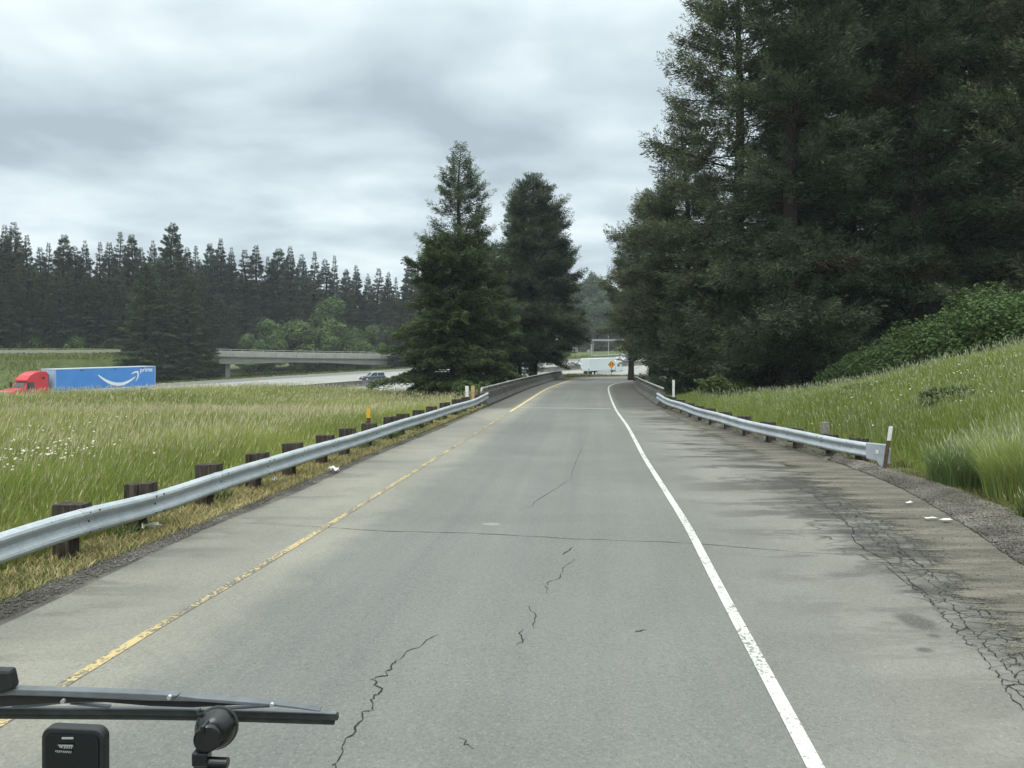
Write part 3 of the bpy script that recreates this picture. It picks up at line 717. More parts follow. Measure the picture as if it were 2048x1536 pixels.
def terminal(root, o0, D, T, hh):
    p, t, h = D[-1], T[-1], hh[-1]; r = np.array([t[1], -t[0]]); zb = GR * p[1]
    mb = MB()
    prof = [(-.05, .17), (.50, .20), (.60, .12), (.58, -.20), (.44, -.30), (.34, -.28), (.26, -.19), (-.05, -.17)]
    vs = []
    for o in (.04, .10):
        for a, z in prof:
            q = p + t * a + r * (o * (1.0 if a < .4 else 1.1)); vs.append((q[0], q[1], zb + h + z))
    n = len(prof)
    mb.add(vs, [tuple(range(n)), tuple(range(2 * n - 1, n - 1, -1))] + [(k, n + k, n + (k + 1) % n, (k + 1) % n) for k in range(n)])
    e_ = mb.build('end_terminal', M['galv'], root, o0, bevel=0.02)
    q = p + t * 0.30 + r * 0.12
    MB().box((q[0], q[1], zb + h + .02), (.07, .012, .07), math.atan2(t[1], t[0])).build('sticker', M['white_marker'], e_, o0)
RR = [(7.10, 36.6), (6.98, 33.5), (6.78, 28.5), (6.72, 24.0), (6.86, 20.6), (7.02, 18.4), (7.27, 16.9), (7.58, 15.8)]
guard_rail('galvanised steel rail right of the ramp ending in a flat terminal by a rusty post', RR, [.50, .39, .385, .385, .385, .385, .385, .385, .38, .38],
           [35.2, 33.4, 31.6, 29.7, 27.8, 26.0, 24.2, 22.4, 20.6, 19.0, 17.4, 16.3], 'steel guard rails', lambda p: 0.01 * math.sin(p[1] * 1.1), terminal, 0.575)

def barrier(label, path, posts):
    P = densify(plan(path), 8); o0 = (P[0][0], P[0][1], GR * P[0][1])
    root = thing('concrete_barrier', label, 'barrier', o0, 0, 'bridge parapets of the ramp')
    pts = [(p[0], p[1], GR * p[1]) for p in P]
    prof = [(0, -.1), (0, .07), (-.15, .30), (-.20, .64), (-.44, .64), (-.46, -.1)]
    m = MB(); m.sweep(pts, prof); m.build('wall', M['barrier'], root, o0, bevel=0.012)
    T = np.gradient(P, axis=0); T /= np.linalg.norm(T, axis=1, keepdims=True); R_ = np.stack([T[:, 1], -T[:, 0]], -1)
    Cn = P - R_ * 0.32
    pp = [(c[0], c[1], GR * c[1] + .855) for c in Cn]
    a, b = pp[0], pp[-1]
    pp = [(a[0] - T[0][0] * .16, a[1] - T[0][1] * .16, a[2] - .24), (a[0] - T[0][0] * .14, a[1] - T[0][1] * .14, a[2] - .08), (a[0] - T[0][0] * .05, a[1] - T[0][1] * .05, a[2] - .012)] + pp
    m = MB(); m.tube(pp, 0.047, 8); m.build('hand_rail', M['pipe'], root, o0, smooth=True)
    Ls = np.concatenate([[0], np.cumsum(np.linalg.norm(np.diff(Cn, axis=0), axis=1))])
    for s in np.arange(0.9, Ls[-1], posts):
        x, y = np.interp(s, Ls, Cn[:, 0]), np.interp(s, Ls, Cn[:, 1]); i = int(np.argmin(abs(Ls - s)))
        m = MB(); m.box((x, y, GR * y + .735), (.34, .10, .19), math.atan2(T[i][1], T[i][0]), .7); m.build('rail_post', M['barrier'], root, o0)
    # formed joints and a pale scrape
    for s in np.arange(3.0, Ls[-1], 3.4):
        x, y = np.interp(s, Ls, P[:, 0]), np.interp(s, Ls, P[:, 1]); i = int(np.argmin(abs(Ls - s))); rz = math.atan2(T[i][1], T[i][0])
        q0 = np.array([x, y]); m = MB()
        for (o1, z1), (o2, z2) in zip([(0.004, .02), (0.004, .07), (-.146, .302), (-.196, .636)][:-1], [(0.004, .07), (-.146, .302), (-.196, .636)]):
            a1, a2 = q0 + R_[i] * (o1 + .003), q0 + R_[i] * (o2 + .003); dd = T[i] * .012
            m.add([(*(a1 - dd), GR * y + z1), (*(a1 + dd), GR * y + z1), (*(a2 + dd), GR * y + z2), (*(a2 - dd), GR * y + z2)], [(0, 1, 2, 3)])
        m.build('joint', M['parapet'], root, o0)
    return root
barrier('long weathered concrete bridge barrier with pipe rail on the left of the ramp', [(-1.17, 36.9), (0.95, 55), (2.2, 64.5), (4.1, 78), (5.5, 87), (6.4, 92.3)], .82)
barrier('short concrete bridge barrier with pipe rail on the right of the ramp', [(10.75, 64.0), (10.0, 61.6), (9.05, 55.0), (8.0, 45.5), (7.08, 36.7)], .82)

def marker(name, label, px, py, hpx, mats, wd=0.09, th=0.05, lean=(0, 0), Y=None, split=0.62, zoff=0.0):
    p = onp(px, py) if Y is None else at(px, py, Y)
    Y = p[1]; h = hpx / F * Y; root = thing(name, label, 'marker post', (p[0], p[1], p[2]), random.uniform(-.2, .2), None)
    lo, hi = mats; L_ = lambda z: (lean[0] * z, lean[1] * z)
    def seg(nm, z0, z1, w_, t_, mat, off=0.0):
        m = MB(); vs = []
        for z in (z0, z1):
            lx, ly = L_(z)
            for a, b in ((-1, -1), (1, -1), (1, 1), (-1, 1)): vs.append((lx + a * w_ / 2, ly + b * t_ / 2 - off, z))
        m.add(vs, [(3, 2, 1, 0), (4, 5, 6, 7), (0, 1, 5, 4), (1, 2, 6, 5), (2, 3, 7, 6), (3, 0, 4, 7)]); m.build(nm, mat, root, bevel=0.004)
    seg('post', -0.3, h, wd, th, lo); seg('reflector', h * split, h * 1.005, wd * 1.06, .012, hi, th / 2 + .008)
    return root
marker('marker_post', 'grey marker post with yellow top in tall grass behind the left guard rail', 737, 880, 63, (M['rust'], M['yellow_marker']), 0.10, 0.04, Y=19.5, split=0.70)
marker('marker_post', 'pale grey marker post left of the tan post by the barrier end', 934, 806, 34, (M['white_marker'], M['white_marker']), 0.14, 0.06, Y=34.0)
marker('marker_post', 'tan marker post between the pale post and the barrier end', 946, 806, 34, (M['tan_marker'], M['tan_marker']), 0.15, 0.07, Y=34.3)
marker('marker_post', 'white marker post beside the tree trunk behind the right barrier', 1347, 794, 34, (M['white_marker'], M['white_marker']), 0.12, 0.05, Y=39.0)
marker('marker_post', 'leaning rusty post with white strip in front of the rail terminal', 1768, 947, 94, (M['rust'], M['white_marker']), 0.075, 0.03, lean=(0.14, 0.02), split=0.70)
p = at(1650, 880, 18.0); st = thing('timber_stub', 'short grey weathered timber stub standing behind the right guard rail', 'post', (p[0] + .25, p[1] + .6, p[2]), .3)
m = MB(); m.box((0, 0, .02), (.20, .17, .70), 0, .78); m.build('post', plain('grey_timber', (.20, .19, .165), .9, var=.4, scale=12), st, bevel=.01)

# median barrier
ss = np.arange(-130, 331, 4.0); x, y, _ = fw(ss, np.zeros_like(ss)); z = zf(ss, np.zeros_like(ss))
o0 = (float(x[30]), float(y[30]), float(z[30]))
md = thing('median_barrier', 'long low concrete median barrier dividing the freeway', 'barrier', o0)
m = MB(); m.sweep(list(zip(x, y, z)), [(.33, -.05), (.33, .08), (.17, .33), (.11, .98), (-.11, .98), (-.17, .33), (-.33, .08), (-.33, -.05)]); m.build('wall', M['median'], md, o0)
for s in np.arange(20, 140, 6.1):
    x, y, ps = fw(s, 0.0); zz_ = float(zf(s, 0.0)); rz = math.pi / 2 - float(ps)
    m = MB()
    for (o1, z1), (o2, z2) in (((.335, .08), (.175, .33)), ((.175, .33), (.115, .97))):
        c, sn = math.cos(float(ps)), math.sin(float(ps))
        for d in (0,):
            pts = [(x + o * c + dd * sn, y - o * sn + dd * c, zz_ + z_) for (o, z_, dd) in ((o1, z1, -.03), (o1, z1, .03), (o2, z2, .03), (o2, z2, -.03))]
            m.add(pts, [(0, 1, 2, 3)])
    m.build('joint', M['crack'], md, o0)

# guard rail on the far side of the freeway, right
def s_at(px, v, lo=-60, hi=200):
    f = lambda s: (lambda q: CX + F * q[0] / q[1])(fw(s, v))
    for _ in range(60):
        mid = (lo + hi) / 2
        if f(mid) < px: lo = mid
        else: hi = mid
    return (lo + hi) / 2
def ground_line(v, s0, s1, step): 
    ss = np.arange(s0, s1, step); x, y, ps = fw(ss, np.full_like(ss, v)); return ss, x, y, ground(x, y), ps
ss, x, y, z, ps = ground_line(20.6, s_at(1185, 20.6), s_at(1320, 20.6) + 30, 2.0)
z = np.maximum(z, zf(ss, np.full_like(ss, 19.0)))
fr = thing('guard_rail', 'distant steel guard rail along the far freeway shoulder under the gantry', 'guard rail', (x[0], y[0], z[0]), 0, 'steel guard rails')
m = MB(); m.sweep(list(zip(x, y, z + .62)), W_LOOP); m.build('beam', M['galv'], fr, (x[0], y[0], z[0]))
for k in range(0, len(x), 1): m = MB(); m.box((x[k], y[k] + .2, z[k] + .25), (.18, .2, 1.0), 0); m.build('post', M['wood'], fr, (x[0], y[0], z[0]))

# ------------------------------------------------------------------ overpass on the left and the road that leads to it
VB0, VB1 = 38.0, 48.0
sL, sP1, sP2, sR = s_at(335, VB0), s_at(462, VB0), s_at(752, VB0), s_at(850, VB0)
def zdeck(s, v=VB0): return np.interp(s, [-200, s_at(270, VB0), sP1, s_at(600, VB0), sP2, sR], [1.05, 0.95, .05, -.45, -.92, -1.2]) + 0.055 * (np.asarray(v) - VB0)
x0, y0, _ = fw(sP1, VB0); bo = (float(x0), float(y0), -1.0)
br = thing('overpass_bridge', 'concrete overpass with haunched girder and pipe railings above the freeway', 'bridge', bo)
ss = np.linspace(sL, sR, 80)
def bsweep(name, v0, v1, zt, zb, mat, parent=br):
    vs = []; n = len(ss)
    for s in ss:
        for v, zf_ in ((v0, zt), (v1, zt), (v1, zb), (v0, zb)):
            x, y, _ = fw(s, v); vs.append((float(x), float(y), float(zf_(s, v))))
    fs = [(i * 4 + k, i * 4 + (k + 1) % 4, (i + 1) * 4 + (k + 1) % 4, (i + 1) * 4 + k) for i in range(n - 1) for k in range(4)] + [(0, 1, 2, 3), tuple((n - 1) * 4 + k for k in range(4))]
    return MB().add(vs, fs).build(name, mat, parent, bo)
dep = lambda s: 0.95 + 0.55 * (np.exp(-((s - sP1) / 9.0) ** 2) + np.exp(-((s - sP2) / 9.0) ** 2))
bsweep('deck', VB0, VB1, lambda s, v: zdeck(s, v), lambda s, v: zdeck(s, v) - .22, M['girder'])
bsweep('girder', VB0 + .25, VB1 - .25, lambda s, v: zdeck(s, v) - .223, lambda s, v: zdeck(s, VB0) - .22 - dep(s), M['girder'])
for v in (VB0 + .02, VB1 - .32): bsweep('parapet', v, v + .28, lambda s, v_: zdeck(s, v) + .74, lambda s, v_: zdeck(s, v) + .002, M['parapet'])
for v in (VB0 + .16, VB1 - .18):
    pts = [(*[float(q) for q in fw(s, v)[:2]], float(zdeck(s, v)) + 1.08) for s in ss]
    m = MB(); m.tube(pts, .055, 6); rl = m.build('railing', M['pipe'], br, bo)
    for s in np.arange(sL + 1, sR, 2.4):
        q = fw(s, v); m = MB(); m.box((float(q[0]), float(q[1]), float(zdeck(s, v)) + .90), (.09, .09, .33)); m.build('rail_post', M['pipe'], rl, bo)
for s in np.arange(sL + 1, sR, 2.4):     # panel joints
    m = MB(); p_ = [fw(s - .03, VB0), fw(s + .03, VB0)]
    zz_ = float(zdeck(s, VB0)); m.add([(float(p_[0][0]), float(p_[0][1]) - .003, zz_ + .05), (float(p_[1][0]), float(p_[1][1]) - .003, zz_ + .05), (float(p_[1][0]), float(p_[1][1]) - .003, zz_ + .72), (float(p_[0][0]), float(p_[0][1]) - .003, zz_ + .72)], [(0, 1, 2, 3)])
    m.build('panel_joint', M['median'], br, bo)
for s in (sP1, sP2):
    a, b = fw(s, VB0 + 1.2), fw(s, VB1 - 1.2); c = ((float(a[0]) + float(b[0])) / 2, (float(a[1]) + float(b[1])) / 2)
    g = gz(*c); top = float(zdeck(s, VB0)) - .25 - 1.45; rz = math.atan2(float(b[1] - a[1]), float(b[0] - a[0]))
    m = MB(); m.box((c[0], c[1], (top + g) / 2 - .4), (7.4, 1.15, top - g + 1.0), rz); m.build('pier', M['girder'], br, bo, bevel=.08)
# upper road: from the left into the bridge and over it
rows = []
for s in np.linspace(-160, sR, 90):
    vv = np.array([VB0 + .35, 40.5, 43, 45.5, VB1 - .4]); x, y, _ = fw(s, vv)
    rows.append(np.stack([x, y, zdeck(s, vv) + .03], -1))
strip('upper_road', rows, M['median'])
rows = []
for s in np.linspace(-160, sL, 60):              # its shoulders come down to the ground
    vv = np.array([VB0 - 9, VB0 - 3, VB0 + .5, VB1, VB1 + 6]); x, y, _ = fw(s, vv)
    zz_ = zdeck(s, vv); zz_[0] = ground(x, y)[0] - .2; zz_[1] = zdeck(s, VB0) - .35; zz_[2] -= .02; zz_[3] -= .02; zz_[4] = max(zz_[4], ground(x, y)[4] + .1)
    rows.append(np.stack([x, y, zz_], -1))
strip('road_embankment', rows, M['soil'])

# ------------------------------------------------------------------ signs, gantry, pole
def diamond_sign(label, px, py, Y, dpx, front, zb=None, arrows=False, name='diamond_sign'):
    p = at(px, py, Y); d = dpx / F * Y / 2; x, y, zc_ = p; g = gz(x, y) if zb is None else zb
    root = thing(name, label, 'road sign', (x, y, g)); r = 0.08 * d; zc_ -= g
    vs = []
    for yy in (-.012, .012): vs += [(0, yy, zc_ + d), (d, yy, zc_), (0, yy, zc_ - d), (-d, yy, zc_)]
    MB().add(vs, [(0, 1, 2, 3), (7, 6, 5, 4)] + [(k, 4 + k, 4 + (k + 1) % 4, (k + 1) % 4) for k in range(4)]).build('panel', front, root)
    MB().box((0, .06, zc_ / 2 - .2), (.07, .07, zc_ + .4)).build('post', M['sign_back'] if not arrows else M['wood'], root)
    if arrows:
        pan = root.children[0]
        fr_ = MB()
        for k in range(4):
            a = np.array([(0, d), (d, 0), (0, -d), (-d, 0)][k]); b = np.array([(0, d), (d, 0), (0, -d), (-d, 0)][(k + 1) % 4])
            o1, i1, o2, i2 = a * .93, a * .87, b * .93, b * .87
            fr_.add([(o1[0], -.016, zc_ + o1[1]), (o2[0], -.016, zc_ + o2[1]), (i2[0], -.016, zc_ + i2[1]), (i1[0], -.016, zc_ + i1[1])], [(0, 1, 2, 3)])
        fr_.build('border', M['sign_black'], pan)
        def arrow(pl, wd):
            a = MB(); pl = [np.array(q) * d for q in pl]; wd *= d
            for p1, p2 in zip(pl[:-1], pl[1:]):
                t = (p2 - p1) / np.linalg.norm(p2 - p1); n_ = np.array([t[1], -t[0]]) * wd / 2
                q = [p1 - n_, p1 + n_, p2 + n_ + t * wd * .2, p2 - n_ + t * wd * .2]; a.add([(u[0], -.018, zc_ + u[1]) for u in q], [(0, 1, 2, 3)])
            t = (pl[-1] - pl[-2]); t /= np.linalg.norm(t); n_ = np.array([t[1], -t[0]])
            q = [pl[-1] + t * wd * 1.6, pl[-1] - n_ * wd * 1.35 - t * wd * .3, pl[-1] + n_ * wd * 1.35 - t * wd * .3]; a.add([(u[0], -.019, zc_ + u[1]) for u in q], [(0, 1, 2)])
            a.build('arrow', M['sign_black'], pan)
        arrow([(-.30, -.45), (-.30, .22)], .13)
        arrow([(.52, -.28), (.20, .02), (.20, .24)], .13)
    return root
diamond_sign('orange diamond sign with two black arrows on the grass gore by the white truck', 1223, 729, 118, 15.4, M['orange'], arrows=True, name='warning_sign')
diamond_sign('grey back of a diamond sign beside the upper road left of the overpass', 194, 678.5, 168, 12, M['sign_back'], zb=.9)
diamond_sign('small pale diamond sign at the foot of the gantry leg', 1177, 702, 228, 7.5, M['sign_back'], zb=-1.2)
diamond_sign('small pale diamond sign under the right trees beyond the far guard rail', 1263, 701, 236, 6.5, M['white_marker'], zb=-.2)
p = at(1150, 699, 226); rs = thing('square_sign', 'grey square road sign on the far grass verge', 'road sign', (p[0], p[1], gz(p[0], p[1])))
zz_ = p[2] - rs.location.z
MB().box((0, 0, zz_), (1.75, .03, 1.4)).build('panel', M['sign_back'], rs); MB().box((0, .08, zz_ / 2 - .2), (.1, .1, zz_ + .4)).build('post', M['wood'], rs)
p = at(1183, 711, 240); q = at(1290, 681, 246)
gn = thing('sign_gantry', 'grey steel gantry frame with a horizontal beam over the far freeway lanes', 'gantry', (p[0], p[1], p[2] - .3))
ht = at(1183, 678, 240)[2] - gn.location.z
MB().box((0, 0, ht / 2), (.55, .55, ht)).build('leg', M['sign_back'], gn); MB().box((.62, .3, ht / 2), (.18, .18, ht)).build('leg', M['sign_back'], gn)
MB().box(((q[0] - p[0]) / 2, 3, ht - .35), (q[0] - p[0] + .5, .5, .62), 6 / (q[0] - p[0])).build('beam', M['sign_back'], gn)
p = at(1217, 712, 262); lp = thing('light_pole', 'thin pale pole rising behind the gantry beam', 'pole', (p[0], p[1], p[2] - .5))
m = MB(); m.tube([(0, 0, 0), (0, 0, 4), (0, 0, 9.2)], [.14, .12, .09], 8); m.build('shaft', M['pipe'], lp); MB().box((0, -.35, 9.2), (.22, .8, .12)).build('lamp_head', M['sign_back'], lp)

# ------------------------------------------------------------------ vehicles (local +Y is forward, +X its right side)
def wheel(parent, x, y, r=0.5, wd=0.28, rim=None, name='wheel'):
    m = MB(); m.cyl((x, y, r), (1, 0, 0), r, wd, 20); t = m.build(name, M['tyre'], parent, bevel=.03)
    m = MB(); s = 1 if x > 0 else -1; m.cyl((x + s * (wd / 2 + .004), y, r), (1, 0, 0), r * .58, .02, 16); m.build('rim', rim or M['silver'], t)
    return t
def roof_quad(mb, a): mb.add(a, [(0, 1, 2, 3)])
def text_mesh(txt, size, mat, name, parent, mtx):
    cu = bpy.data.curves.new(name, 'FONT'); cu.body = txt; cu.size = size; cu.extrude = 0.003; cu.resolution_u = 4; cu.offset = size * .012
    tmp = bpy.data.objects.new(name + '_curve', cu); COL.objects.link(tmp)
    dg = bpy.context.evaluated_depsgraph_get(); me = bpy.data.meshes.new_from_object(tmp.evaluated_get(dg))
    bpy.data.objects.remove(tmp); bpy.data.curves.remove(cu)
    me.name = name; me.transform(mtx); me.materials.clear(); me.materials.append(mat)
    return link(name, me, parent)

def sheet_strip(mb, P, wid, x):
    P = [np.array(p) for p in P]; vs = []
    for i, p in enumerate(P):
        t = P[min(i + 1, len(P) - 1)] - P[max(i - 1, 0)]; t = t / np.linalg.norm(t); n_ = np.array([t[1], -t[0]]) * wid[i] / 2
        vs += [(x, *(p - n_)), (x, *(p + n_))]
    mb.add(vs, [(2 * i, 2 * i + 1, 2 * i + 3, 2 * i + 2) for i in range(len(P) - 1)])

# --- red tractor with a blue trailer, on the far carriageway
def red_truck():
    c = at(204, 780, 113.5); s, v = sv(c[0], c[1]); g = float(zf(s, v))
    hd = math.radians(21) + math.pi
    root = thing('semi_truck', 'red sleeper tractor hauling a blue box trailer with a white curved arrow, on the left', 'truck', (c[0], c[1], g), -hd); root.scale = (1.09,) * 3
    Lt, W2, zb, zt = 16.0, 1.3, 1.18, 4.08
    tr = MB().box((0, 0, (zb + zt) / 2), (2 * W2, Lt, zt - zb)).build('trailer', M['blue_paint'], root, bevel=.03)
    MB().box((0, 0, zt + .012), (2 * W2 + .03, Lt + .03, .09)).build('roof_rail', M['white_paint'], tr)
    MB().box((0, 0, zb + .03), (2 * W2 + .04, Lt + .02, .12)).build('side_rail', M['white_paint'], tr)
    for yy in (-Lt / 2 + .04, Lt / 2 - .04): MB().box((-W2 - .008, yy, (zb + zt) / 2), (.03, .09, zt - zb)).build('corner_post', M['silver'], tr)
    MB().box((-W2 + .05, -1.0, .72), (.04, 9.0, .75)).build('side_skirt', M['lightblue'], tr)
    m = MB(); m.box((0, Lt / 2 + .02, 2.6), (2.45, .03, 2.7)); m.build('front_panel', M['lightblue'], tr)
    for yy in (4.2, -1.0, -5.6): MB().box((-W2 - .014, yy, zt - .20), (.02, .5, .09)).build('marker_lamp', M['dark_trim'], tr)
    X = -W2 - .012; yy = lambda t: Lt / 2 - t * Lt; zz_ = lambda f: zt - f * (zt - zb)
    P = []; Wd = []
    for k in range(25):
        u = k / 24; t = .395 + (.775 - .395) * u
        f = .27 + .55 * math.sin(math.pi * min(1, u * .86 + .02)) ** .85 - .02 * u
        P.append((yy(t), zz_(f))); Wd.append(.06 + .40 * math.sin(math.pi * (u * .90 + .06)) ** .9)
    m = MB(); sheet_strip(m, P, Wd, X)
    A = [(yy(.735), zz_(.34)), (yy(.765), zz_(.255)), (yy(.805), zz_(.235))]; sheet_strip(m, A, [.10, .22, .24], X - .002)
    A = [(yy(.800), zz_(.23)), (yy(.806), zz_(.40)), (yy(.798), zz_(.56)), (yy(.778), zz_(.72))]; sheet_strip(m, A, [.26, .24, .18, .05], X - .003)
    m.build('arrow_emblem', M['logo_white'], tr)
    text_mesh('prime', 0.95, M['logo_white'], 'lettering', tr, Matrix.Translation((X, yy(.826), zz_(.25))) @ Matrix(((0, 0, -1, 0), (-1, 0, 0, 0), (0, 1, 0, 0), (0, 0, 0, 1))))
    for y_ in (-5.0, -6.3):
        for x_ in (-1.0, 1.0): wheel(tr, x_, y_, .5, .5)
    # tractor
    y0 = Lt / 2 + .75
    prof = [(y0, .85), (y0, 3.60), (y0 + .15, 3.86), (y0 + .9, 3.95), (y0 + 1.7, 3.80), (y0 + 2.4, 3.42), (y0 + 2.9, 2.92), (y0 + 2.96, 2.72), (y0 + 2.70, 2.66), (y0 + 3.22, 1.92), (y0 + 4.6, 1.66), (y0 + 5.0, 1.42), (y0 + 5.08, .75), (y0 + 4.6, .6), (y0, .6)]
    cab = MB().prism(prof, -1.22, 1.22, .26, (1.9, 4.0)).build('cab', M['red_paint'], root, bevel=.07, seg=3)
    for sgn in (-1, 1):
        m = MB(); m.cyl((sgn * 1.135, y0 + .72, 3.05), (1, 0, .15), .17, .05, 14); m.build('porthole', M['glass'], cab)
        m = MB(); m.add([(sgn * 1.232, y0 + 2.0, 1.75), (sgn * 1.232, y0 + 3.0, 1.80), (sgn * 1.16, y0 + 2.62, 2.55), (sgn * 1.16, y0 + 2.0, 2.6)], [(0, 1, 2, 3)]); m.build('side_window', M['glass'], cab)
        m = MB(); m.box((sgn * 1.55, y0 + 3.05, 2.15), (.22, .14, .8)); m.box((sgn * 1.36, y0 + 3.0, 2.4), (.3, .05, .05)); m.build('mirror', M['dark_trim'], cab)
        m = MB(); m.box((sgn * .92, y0 + 4.95, 1.12), (.4, .2, .26)); m.build('headlight', M['lamp_clear'], cab, bevel=.04)
        wheel(root, sgn * 1.05, y0 + 4.05, .5, .3)
        for q in (.2, -1.1): wheel(root, sgn * .98, y0 + q - .2, .5, .5)
    m = MB(); m.add([(-.98, y0 + 3.27, 1.96), (.98, y0 + 3.27, 1.96), (.86, y0 + 2.80, 2.60), (-.86, y0 + 2.80, 2.60)], [(0, 1, 2, 3)]); m.build('windshield', M['glass'], cab)
    MB().box((0, y0 + 5.06, 1.18), (1.15, .1, .7)).build('grille', M['chrome'], cab, bevel=.03)
    MB().box((0, y0 + 5.05, .62), (2.4, .28, .36)).build('bumper', M['chrome'], cab, bevel=.05)
    MB().box((0, y0 - .35, 1.0), (.9, 4.2, .3)).build('chassis', M['dark_trim'], root)
    MB().box((0, y0 - .02, 2.2), (2.1, .06, 2.6)).build('back_panel', M['dark_trim'], cab)
    return root
red_truck()

# --- white box trailer truck on the near carriageway
def white_truck():
    hd = math.radians(42); Lt = 10.6; W2 = 1.3; zb, zt = 1.12, 4.0; Y = 178.0
    rear = at(1170.5, 750, Y); cx, cy_ = rear[0] + math.sin(hd) * Lt / 2, rear[1] + math.cos(hd) * Lt / 2
    g = H - (751.0 - HZ) / F * Y
    root = thing('semi_truck', 'white box trailer truck with plain sides heading away past the orange sign', 'truck', (cx, cy_, g), -hd)
    tr = MB().box((0, 0, (zb + zt) / 2), (2 * W2, Lt, zt - zb)).build('trailer', M['white_paint'], root, bevel=.03)
    MB().box((0, 0, zb + .02), (2 * W2 + .04, Lt + .02, .14)).build('side_rail', M['silver'], tr)
    MB().box((0, 0, zt + .01), (2 * W2 + .03, Lt + .03, .08)).build('roof_rail', M['logo_white'], tr)
    for sgn in (-1, 1):
        d = MB().box((sgn * .63, -Lt / 2 - .02, (zb + zt) / 2 + .03), (1.2, .03, zt - zb - .25)).build('rear_door', M['white_paint'], tr)
        for q in (.28, .86): m = MB(); m.tube([(sgn * q, -Lt / 2 - .06, zb + .15), (sgn * q, -Lt / 2 - .06, zt - .15)], .03, 6); m.build('lock_rod', M['silver'], d)
        MB().box((sgn * 1.08, -Lt / 2 - .04, zb + .36), (.22, .05, .34)).build('placard', M['dark_trim'], d)
        for y_ in (-2.6, -3.9): wheel(tr, sgn * .98, y_, .5, .5, M['white_marker'])
        for y_ in (3.6, 4.7): wheel(root, sgn * .98, y_, .5, .5, M['white_marker'])
        MB().box((sgn * (W2 + .01), -Lt / 2 + .06, (zb + zt) / 2), (.04, .1, zt - zb)).build('corner_post', M['silver'], tr)
        MB().box((sgn * (W2 - .05), .6, .70), (.04, 5.4, .74)).build('side_skirt', M['silver'], tr)
        MB().box((sgn * .8, -Lt / 2 + .05, .75), (.08, .08, .6)).build('under_guard', M['white_marker'], tr)
    MB().box((0, -2.9, .8), (1.0, 3.2, .5)).build('bogie', M['dark_trim'], tr)
    y0 = Lt / 2 + .5
    prof = [(y0, .7), (y0, 3.2), (y0 + .5, 3.55), (y0 + 1.0, 3.35), (y0 + 1.45, 2.75), (y0 + 1.85, 1.95), (y0 + 3.0, 1.72), (y0 + 3.35, 1.4), (y0 + 3.4, .7)]
    cab = MB().prism(prof, -1.18, 1.18, .22, (1.9, 3.5)).build('cab', M['white_paint'], root, bevel=.06, seg=3)
    for sgn in (-1, 1):
        m = MB(); m.add([(sgn * 1.19, y0 + .75, 1.85), (sgn * 1.19, y0 + 1.62, 1.9), (sgn * 1.10, y0 + 1.35, 2.6), (sgn * 1.10, y0 + .75, 2.65)], [(0, 1, 2, 3)]); m.build('side_window', M['glass'], cab)
        m = MB(); m.box((sgn * 1.5, y0 + 1.75, 2.1), (.2, .12, .75)); m.box((sgn * 1.3, y0 + 1.7, 2.3), (.3, .05, .05)); m.build('mirror', M['white_marker'], cab)
        wheel(root, sgn * 1.06, y0 + 2.35, .5, .3, M['white_marker'])
    MB().box((0, y0 - 1.2, .95), (.9, 6.0, .3)).build('chassis', M['dark_trim'], root)
    return root
white_truck()

